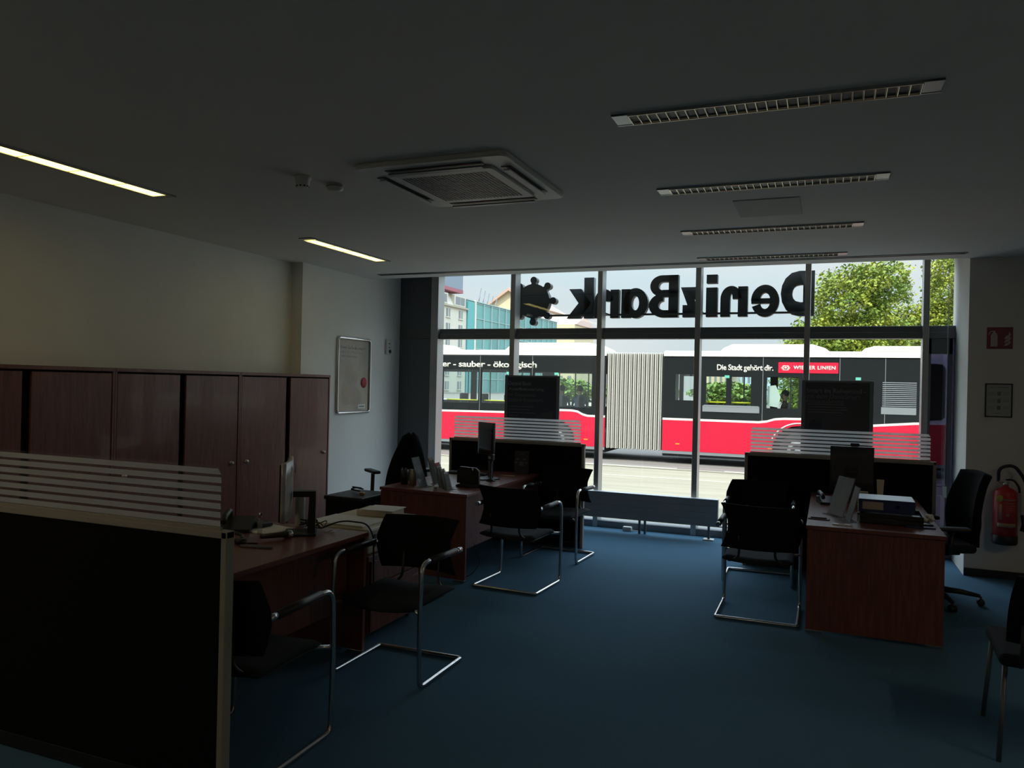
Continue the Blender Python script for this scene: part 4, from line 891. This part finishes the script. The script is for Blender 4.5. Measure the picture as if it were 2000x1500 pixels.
q.lathe([(.001, 0), (.045, 0), (.045, .006), (.001, .006)], (-.985, BY+.012, 2.195), 'Y', 16, mat=BRED)
q.lathe([(.001, 0), (.028, 0), (.028, .006), (.001, .006)], (-.985, BY+.009, 2.195), 'Y', 16, mat=BWHITE)
bput(q, 'red_logo_sign', None)
# seams, stickers, reflectors, grille
q = MB()
for x in (-9.47, -7.83, -5.9): q.box(x-.006, x+.006, BY+.026, BY+.032, .83, BZ1)
for x in (-1.53, .28, 1.30): q.box(x-.006, x+.006, BY+.026, BY+.032, .83, BZ1)
q.box(-10.9, -6, BY+.026, BY+.031, 2.44, 2.446); bput(q, 'panel_seam', BGREY)
for x in (-8.57, -7.10, -2.42, .70): bput(MB().box(x-.06, x+.06, BY+.022, BY+.03, 1.91, 1.98), 'green_sticker', TEALS)
for x in (-6.19, -3.66, -1.32, -9.5): bput(MB().box(x-.055, x+.055, BY-.006, BY, .125, .155), 'orange_reflector', pmat('orange_lens', (.9, .25, .02), .4))
q = MB(); q.box(1.22, 1.98, BY+.022, BY+.03, 1.10, 1.27, mat=BGREY)
for k in range(13): q.box(1.24, 1.98, BY+.012, BY+.03, 1.29+k*.047, 1.312+k*.047, mat=BGREY)
bput(q, 'engine_grille', None)
# end corner: light pillar around a black rounded window
q = MB(); q.prism([(2.14, .93), (2.80, .96), (2.80, 2.35), (2.72, 2.47), (2.14, 2.47)], BY+.0, BY+.03, 'XZ', mat=pmat('bus_light_grey', (.62, .62, .62), .4)); q.prism([(2.15, .98), (2.50, 1.0), (2.58, 1.08), (2.58, 2.22), (2.50, 2.32), (2.15, 2.34)], BY-.01, BY+.0, 'XZ', mat=BBLACK); bput(q, 'corner_panel', None)
# inside: rails, poles, seats
q = MB(); q.tube([(-10.62, BY+.2, 1.13), (-9.55, BY+.2, 1.13)], .02, 6).tube([(-9.4, BY+.2, 1.13), (-8.5, BY+.2, 1.13)], .02, 6)
q.tube([(-3.0, BY+.2, 1.27), (-1.65, BY+.2, 1.27)], .022, 6).tube([(-3.0, BY+.2, 1.13), (-1.65, BY+.2, 1.13)], .022, 6)
bput(q, 'yellow_handrail', YEL)
bput(MB().box(-3.03, -1.60, BY-.006+.02, BY+.03, 1.02, 1.18).box(-3.0, -1.62, BY+.01, BY+.03, 1.16, 1.20), 'door_ledge', BGREY)
q = MB()
for x in (-10.4, -9.65, -9.1, -8.6, -7.4, -6.9, -6.5): q.tube([(x, BY+1.2, .3), (x, BY+1.2, 2.45)], .018, 6)
for x in (-3.4, -2.1, -.9, .2): q.tube([(x, BY+1.2, .3), (x, BY+1.2, 2.45)], .018, 6)
bput(q, 'hand_pole', BGREY)
def bseat(x):
    q = MB(); q.box(x-.2, x+.2, BY+.35, BY+.8, .75, .82, .02).box(x+.16, x+.24, BY+.35, BY+.8, .78, 1.32, .03).box(x-.05, x+.05, BY+.5, BY+.65, .35, .76); bput(q, 'passenger_seat', pmat('seat_dark', (.03, .03, .035), .8))
for x in (-10.45, -9.75, -9.0, -8.6, -7.25, -6.75, -3.4, -1.1, -.75): bseat(x)
# passengers
def rig(name, label, loc, rz, cloth, parts=None):
    """seated passenger as one skinned surface: head, neck, trunk, arms and bent legs with fingers"""
    bm = bmesh.new(); lay = bm.verts.layers.skin.verify()
    def V(p, r): v = bm.verts.new(p); v[lay].radius = (r, r*.85) if not isinstance(r, tuple) else r; return v
    pel = V((0, 0, .46), (.15, .11)); pel[lay].use_root = True
    be = V((0, .01, .62), (.14, .10)); chst = V((0, .0, .82), (.17, .11)); nb = V((0, -.01, .97), (.075, .07)); nk = V((0, .0, 1.03), .052); hd0 = V((0, .02, 1.09), (.072, .085)); hd = V((0, .015, 1.17), (.080, .098)); ht_ = V((0, .01, 1.24), (.062, .078))
    for a, b in ((pel, be), (be, chst), (chst, nb), (nb, nk), (nk, hd0), (hd0, hd), (hd, ht_)): bm.edges.new((a, b))
    for s in (-1, 1):
        sh_ = V((s*.17, -.01, .90), .06); el = V((s*.22, .06, .66), .043); wr = V((s*.14, .30, .60), .027); ha = V((s*.11, .36, .59), (.038, .018))
        for a, b in ((chst, sh_), (sh_, el), (el, wr), (wr, ha)): bm.edges.new((a, b))
        for k in range(4):
            f0 = V((s*(.085+k*.018), .40, .585), .008); f1 = V((s*(.085+k*.018), .435+.006*(k in (1, 2)), .565), .007); bm.edges.new((ha, f0)); bm.edges.new((f0, f1))
        t0 = V((s*.065, .385, .60), .009); bm.edges.new((ha, t0))
        hp = V((s*.10, .08, .45), .085); kn = V((s*.13, .44, .47), .058); an = V((s*.13, .46, .08), .036); to = V((s*.13, .60, .04), (.036, .028))
        for a, b in ((pel, hp), (hp, kn), (kn, an), (an, to)): bm.edges.new((a, b))
    me = bpy.data.meshes.new('body'); bm.to_mesh(me); bm.free(); o = bpy.data.objects.new('t', me); COL.objects.link(o)
    o.modifiers.new('s', 'SKIN'); sb_ = o.modifiers.new('u', 'SUBSURF'); sb_.levels = 1; sb_.render_levels = 1
    dg = bpy.context.evaluated_depsgraph_get(); m2 = bpy.data.meshes.new_from_object(o.evaluated_get(dg)); bpy.data.objects.remove(o)
    m2.materials.append(cloth); m2.materials.append(SKIN)
    for p in m2.polygons:
        p.use_smooth = True
        c = p.center
        if c.z > 1.0 or (c.y > .32 and .5 < c.z < .63 and abs(c.x) < .17): p.material_index = 1
    b_ = bpy.data.objects.new(name, m2); COL.objects.link(b_); b_.location = loc; b_.rotation_euler = (0, 0, rz)
    tag(b_, label, 'person')
    h = MB(); h.sphere((0, -.012, 1.195), .093, (.95, 1.08, 1.0)); hh = h.build('hair', DARKC, b_)
    f = MB(); f.tube([(0, .108, 1.165), (0, .128, 1.145)], .010, 6, mat=SKIN)
    for s in (-1, 1): f.sphere((s*.03, .098, 1.175), .009, mat=DARKC, seg=8); f.sphere((s*.078, .01, 1.155), .018, (.5, 1, 1.3), mat=SKIN, seg=8)
    f.box(-.02, .02, .098, .106, 1.118, 1.124, mat=pmat('lips', (.3, .12, .1), .6)); f.build('face', None, b_)
    return b_
FZ = .35
rig('person', 'bus passenger in a dark blue jacket seen from behind through the window', (-6.62, BY+.75, FZ), 0.35, NAVYC)
rig('person', 'bus passenger in grey sitting left of the one in dark blue', (-7.22, BY+.95, FZ), .2, GREYC)
rig('person', 'bus passenger in black with lowered head in the front half of the bus', (-1.02, BY+.62, FZ), 1.4, DARKC)
q = MB(); q.prism([(-1.42, 1.22), (-1.16, 1.18), (-1.10, 1.45), (-1.22, 1.75), (-1.42, 1.72)], BY+.15, BY+.17, 'XZ'); bput(q, 'white_curtain', PAPER)

# ------------------------------------------------------------------ buildings far left
def facade_x(t, X, y0, y1, z0, z1, depth, mat, rows, cols, wmat, wz=(.25, .75), wy=(.3, .7)):
    MB().box(X-depth, X, y0, y1, z0, z1).build('wall', mat, t)
    for r in range(rows):
        for c in range(cols):
            a = y0+(y1-y0)*(c+wy[0])/cols; b_ = y0+(y1-y0)*(c+wy[1])/cols; zz0 = z0+(z1-z0)*(r+wz[0])/rows; zz1 = z0+(z1-z0)*(r+wz[1])/rows
            f = MB().box(X-.05, X+.06, a, b_, zz0, zz1).build('window_pane', wmat, t)
            MB().box(X, X+.12, (a+b_)/2-.12, (a+b_)/2+.12, zz0, zz1).box(X, X+.25, a-.2, b_+.2, zz0-.22, zz0-.02).build('window_bar', FACW, f)
XF = -73.4
bw = thing('apartment_building', 'cream apartment building with small windows at the far left', 'building', (0, 0, 0))
facade_x(bw, XF, 118, 153.5, RZ, 17.8, 14, FACW, 6, 6, WIN, (.22, .78), (.36, .66))
MB().prism([(XF-.0, 17.8), (XF-1.3, 20.6), (XF-14, 20.6), (XF-14, 17.8)], 118, 153.5, 'XZ').build('mansard', FACW, bw)
MB().box(XF-.2, XF+.5, 118, 153.6, 17.6, 17.95).build('cornice', KERB, bw)
for k in range(4):
    d = MB().box(XF-1.3, XF+.02, 122+k*8.5, 127.5+k*8.5, 18.1, 20.3).build('dormer', FACW, bw)
    MB().box(XF+.02, XF+.08, 122.6+k*8.5, 124.8+k*8.5, 18.4, 20.0).box(XF+.02, XF+.08, 125.1+k*8.5, 126.9+k*8.5, 18.4, 20.0).build('dormer_pane', WIN, d)
bs = thing('roof_sign', 'large grey billboard with a red underside above the apartment building', 'sign', (XF, 140, 20.6))
MB().box(-3, .2, -14, 11.0, 1.0, 6.5).build('billboard_panel', pmat('billboard_grey', (.20, .24, .28), .6), bs)
MB().box(-3, .25, -14, 11.1, .3, 1.0).build('billboard_underside', pmat('billboard_red', (.34, .10, .12), .6), bs)
MB().box(-2, -1.6, -12, -11.6, 0, .4).box(-2, -1.6, 8, 8.4, 0, .4).build('billboard_legs', ALUD, bs)
bt_ = thing('glass_office_building', 'teal glass office building right of the cream apartment building', 'building', (0, 0, 0))
MB().box(XF-14, XF-.1, 153.7, 215, RZ, 20.0).build('glass_wall', TEAL, bt_)
q = MB()
for k in range(13): q.box(XF-.1, XF+.15, 158.2+k*4.4, 158.45+k*4.4, RZ, 20.0)
for k in range(6): q.box(XF-.1, XF+.05, 153.7, 215, 2.6+k*3.4, 2.72+k*3.4)
q.box(XF-14, XF+.2, 153.7, 215, 19.9, 20.1); q.build('mullion_grid', TEALF, bt_)
MB().box(XF-.1, XF+.25, 153.7, 157.4, RZ, 19.6).build('stair_tower', pmat('teal_bright', (.10, .36, .35), .3), bt_)
MB().box(XF-.1, XF+.35, 157.2, 157.9, RZ, 20.2).build('white_fin', BWHITE, bt_)
for k in range(5): MB().tube([(XF-3, 166+k*2.4, 20), (XF-3, 167.6+k*2.4, 24.2-k*.35)], .10, 5).build('roof_aerial', ALUD, bt_)
bg_ = thing('gabled_house', 'yellowish gabled house rising behind the teal glass building', 'building', (0, 0, 0))
MB().prism([(-116, RZ), (-94, RZ), (-94, 28.4), (-105.5, 35.2), (-116, 28)], 256, 285, 'XZ').build('gable_wall', FACC, bg_)
MB().prism([(-94, 27.9), (-105.5, 34.9), (-116.3, 27.6), (-116.3, 28.4), (-105.5, 35.9), (-93.5, 28.7)], 254.5, 286, 'XZ').build('tiled_roof', ROOFT, bg_)
bl = thing('long_terrace_building', 'low beige terrace building under the wheel emblem', 'building', (0, 0, 0))
MB().box(-92.5, -76, 240, 262, RZ, 21.5).build('wall', FACC, bl)
MB().prism([(240, 21.5), (251, 25.0), (262, 21.5)], -92.8, -75.6, 'YZ').build('tiled_roof', pmat('pale_tiles', (.62, .45, .38), .8), bl)
q = MB()
for k in range(6):
    for r in range(5): q.box(-92.5+k*2.9, -91.3+k*2.9, 239.9, 240, 3+r*3.6, 4.8+r*3.6)
q.build('window_rows', WIN, bl)
# low skyline pieces seen between roof pods
for (x0, x1, h, y, mt, lb) in ((-44, -33, 13.2, 300, FACC, 'far pale building on the skyline left of the glass block'), (-29, -6, 16.2, 290, pmat('hazy_glass', (.42, .55, .62), .4), 'hazy blue glass block on the skyline above the bus roof')):
    t = thing('skyline_building', lb, 'building', (0, 0, 0)); MB().box(x0, x1, y, y+15, RZ, h).build('wall', mt, t)
    q = MB()
    for k in range(int((x1-x0)/2)): q.box(x0+.5+k*2, x0+1.3+k*2, y-.1, y, 4, h-1)
    q.build('window_rows', WIN, t); MB().box(x0+1, x1-4, y+2, y+10, h, h+1.2).build('roof_plant', mt, t)

# ------------------------------------------------------------------ trees
def leaf_mesh(name, clusters, nleaf, size, mat, seed):
    rd = random.Random(seed); bm = bmesh.new(); tot = sum(c[3]*c[4]*c[5] for c in clusters)
    for c in clusters:
        n = int(nleaf*c[3]*c[4]*c[5]/tot)
        for i in range(n):
            while True:
                d = Vector((rd.gauss(0, 1), rd.gauss(0, 1), rd.gauss(0, 1)))
                if d.length > .1: break
            d.normalize(); rr = rd.uniform(.45, 1.04)**.6
            # lumpy outline
            lump = 1+.18*math.sin(5*d.x+seed)*math.sin(6*d.z+1)+.12*math.sin(11*d.y+7*d.z)
            p = Vector((c[0]+d.x*c[3]*rr*lump, c[1]+d.y*c[4]*rr*lump, c[2]+d.z*c[5]*rr*lump))
            s = size*rd.uniform(.6, 1.3); R = Euler((rd.uniform(-1, 1), rd.uniform(-1, 1), rd.uniform(0, 6.3))).to_matrix()
            pts = [R @ Vector(v) * s + p for v in ((-.5, 0, 0), (-.1, -.35, .08), (.5, 0, 0), (-.1, .35, .08))]
            bm.faces.new([bm.verts.new(v) for v in pts])
    me = bpy.data.meshes.new(name); bm.to_mesh(me); bm.free(); me.materials.append(mat); return me
def tree(label, base, clusters, nleaf, size, mat, seed, group=None):
    t = thing('leafy_tree', label, 'tree', (base[0], base[1], RZ), 0, group)
    cl = [(c[0]-base[0], c[1]-base[1], c[2]-RZ, *c[3:]) for c in clusters]
    q = MB(); zc = min(c[2] for c in cl); q.tube([(0, 0, 0), (.05, 0, zc*.5), (0, .1, zc)], .2, 8, taper=[.30, .22, .18])
    q.build('trunk', BARK, t)
    q = MB()
    for c in cl: q.tube(fillet([(0, .05, zc*.7), (c[0]*.5, c[1]*.5, zc*.75+c[2]*.25), (c[0], c[1], c[2]+c[5]*.5)], .5), .1, 6, taper=None)
    q.build('branches', BARK, t)
    o = bpy.data.objects.new('foliage', leaf_mesh('foliage', cl, nleaf, size, mat, seed)); COL.objects.link(o); o.parent = t; return t
TY = 40
tree('large round tree rising right of the sign letter above the bus', (1.3, TY, 0), [(.9, TY, 5.7, 1.7, 1.6, 1.75), (.2, TY-.5, 3.9, 2.0, 1.6, 1.3), (2.2, TY+.5, 6.7, 1.4, 1.4, 1.1), (1.6, TY, 3.6, 2.2, 1.6, 1.6)], 26000, .17, GREEN, 1, 'trees across the street')
tree('yellow green tree filling the upper right panes beyond the bus', (5.0, (TY-1)*1.15, 0), [(c[0]*1.15, c[1]*1.15, 1.62+(c[2]-1.62)*1.15, c[3]*1.15, c[4], c[5]*1.15) for c in ((3.3, TY-1, 4.0, 1.5, 1.5, 1.6), (5.2, TY-1, 6.4, 1.35, 1.6, 1.8), (5.2, TY-1, 3.6, 1.7, 1.6, 2.0), (4.6, TY-1.2, 4.9, .9, 1, .8))], 26000, .17, pmat('leaf_yellow', (.34, .35, .05), .6, spec=.2, noise=.5, nscale=1.4, col2=(.15, .22, .035)), 2, 'trees across the street')
tree('dark green low tree behind the bus roof below the letter D', (-1.2, TY+8, 0), [(-.6, TY+8, 2.9, 2.2, 1.8, 1.7), (1.8, TY+8, 3.0, 2.6, 1.8, 1.9)], 16000, .2, GREEN2, 3, 'trees across the street')
hd = [(-31, 95), (-20, 90), (-11, 96), (-1, 88), (9, 92)]
for k, (x, y) in enumerate(hd):
    tree(['distant round park tree, leftmost seen through the bus', 'distant park tree seen through the bus bellows gap', 'distant park tree seen through the bus windows, third from left', 'distant park tree seen through the bus doors', 'distant park tree behind the right part of the bus'][k], (x, y, 0), [(x, y, .9, 4.2, 2.5, 1.5)], 2500, .6, GREEN2, 10+k, 'distant park trees')
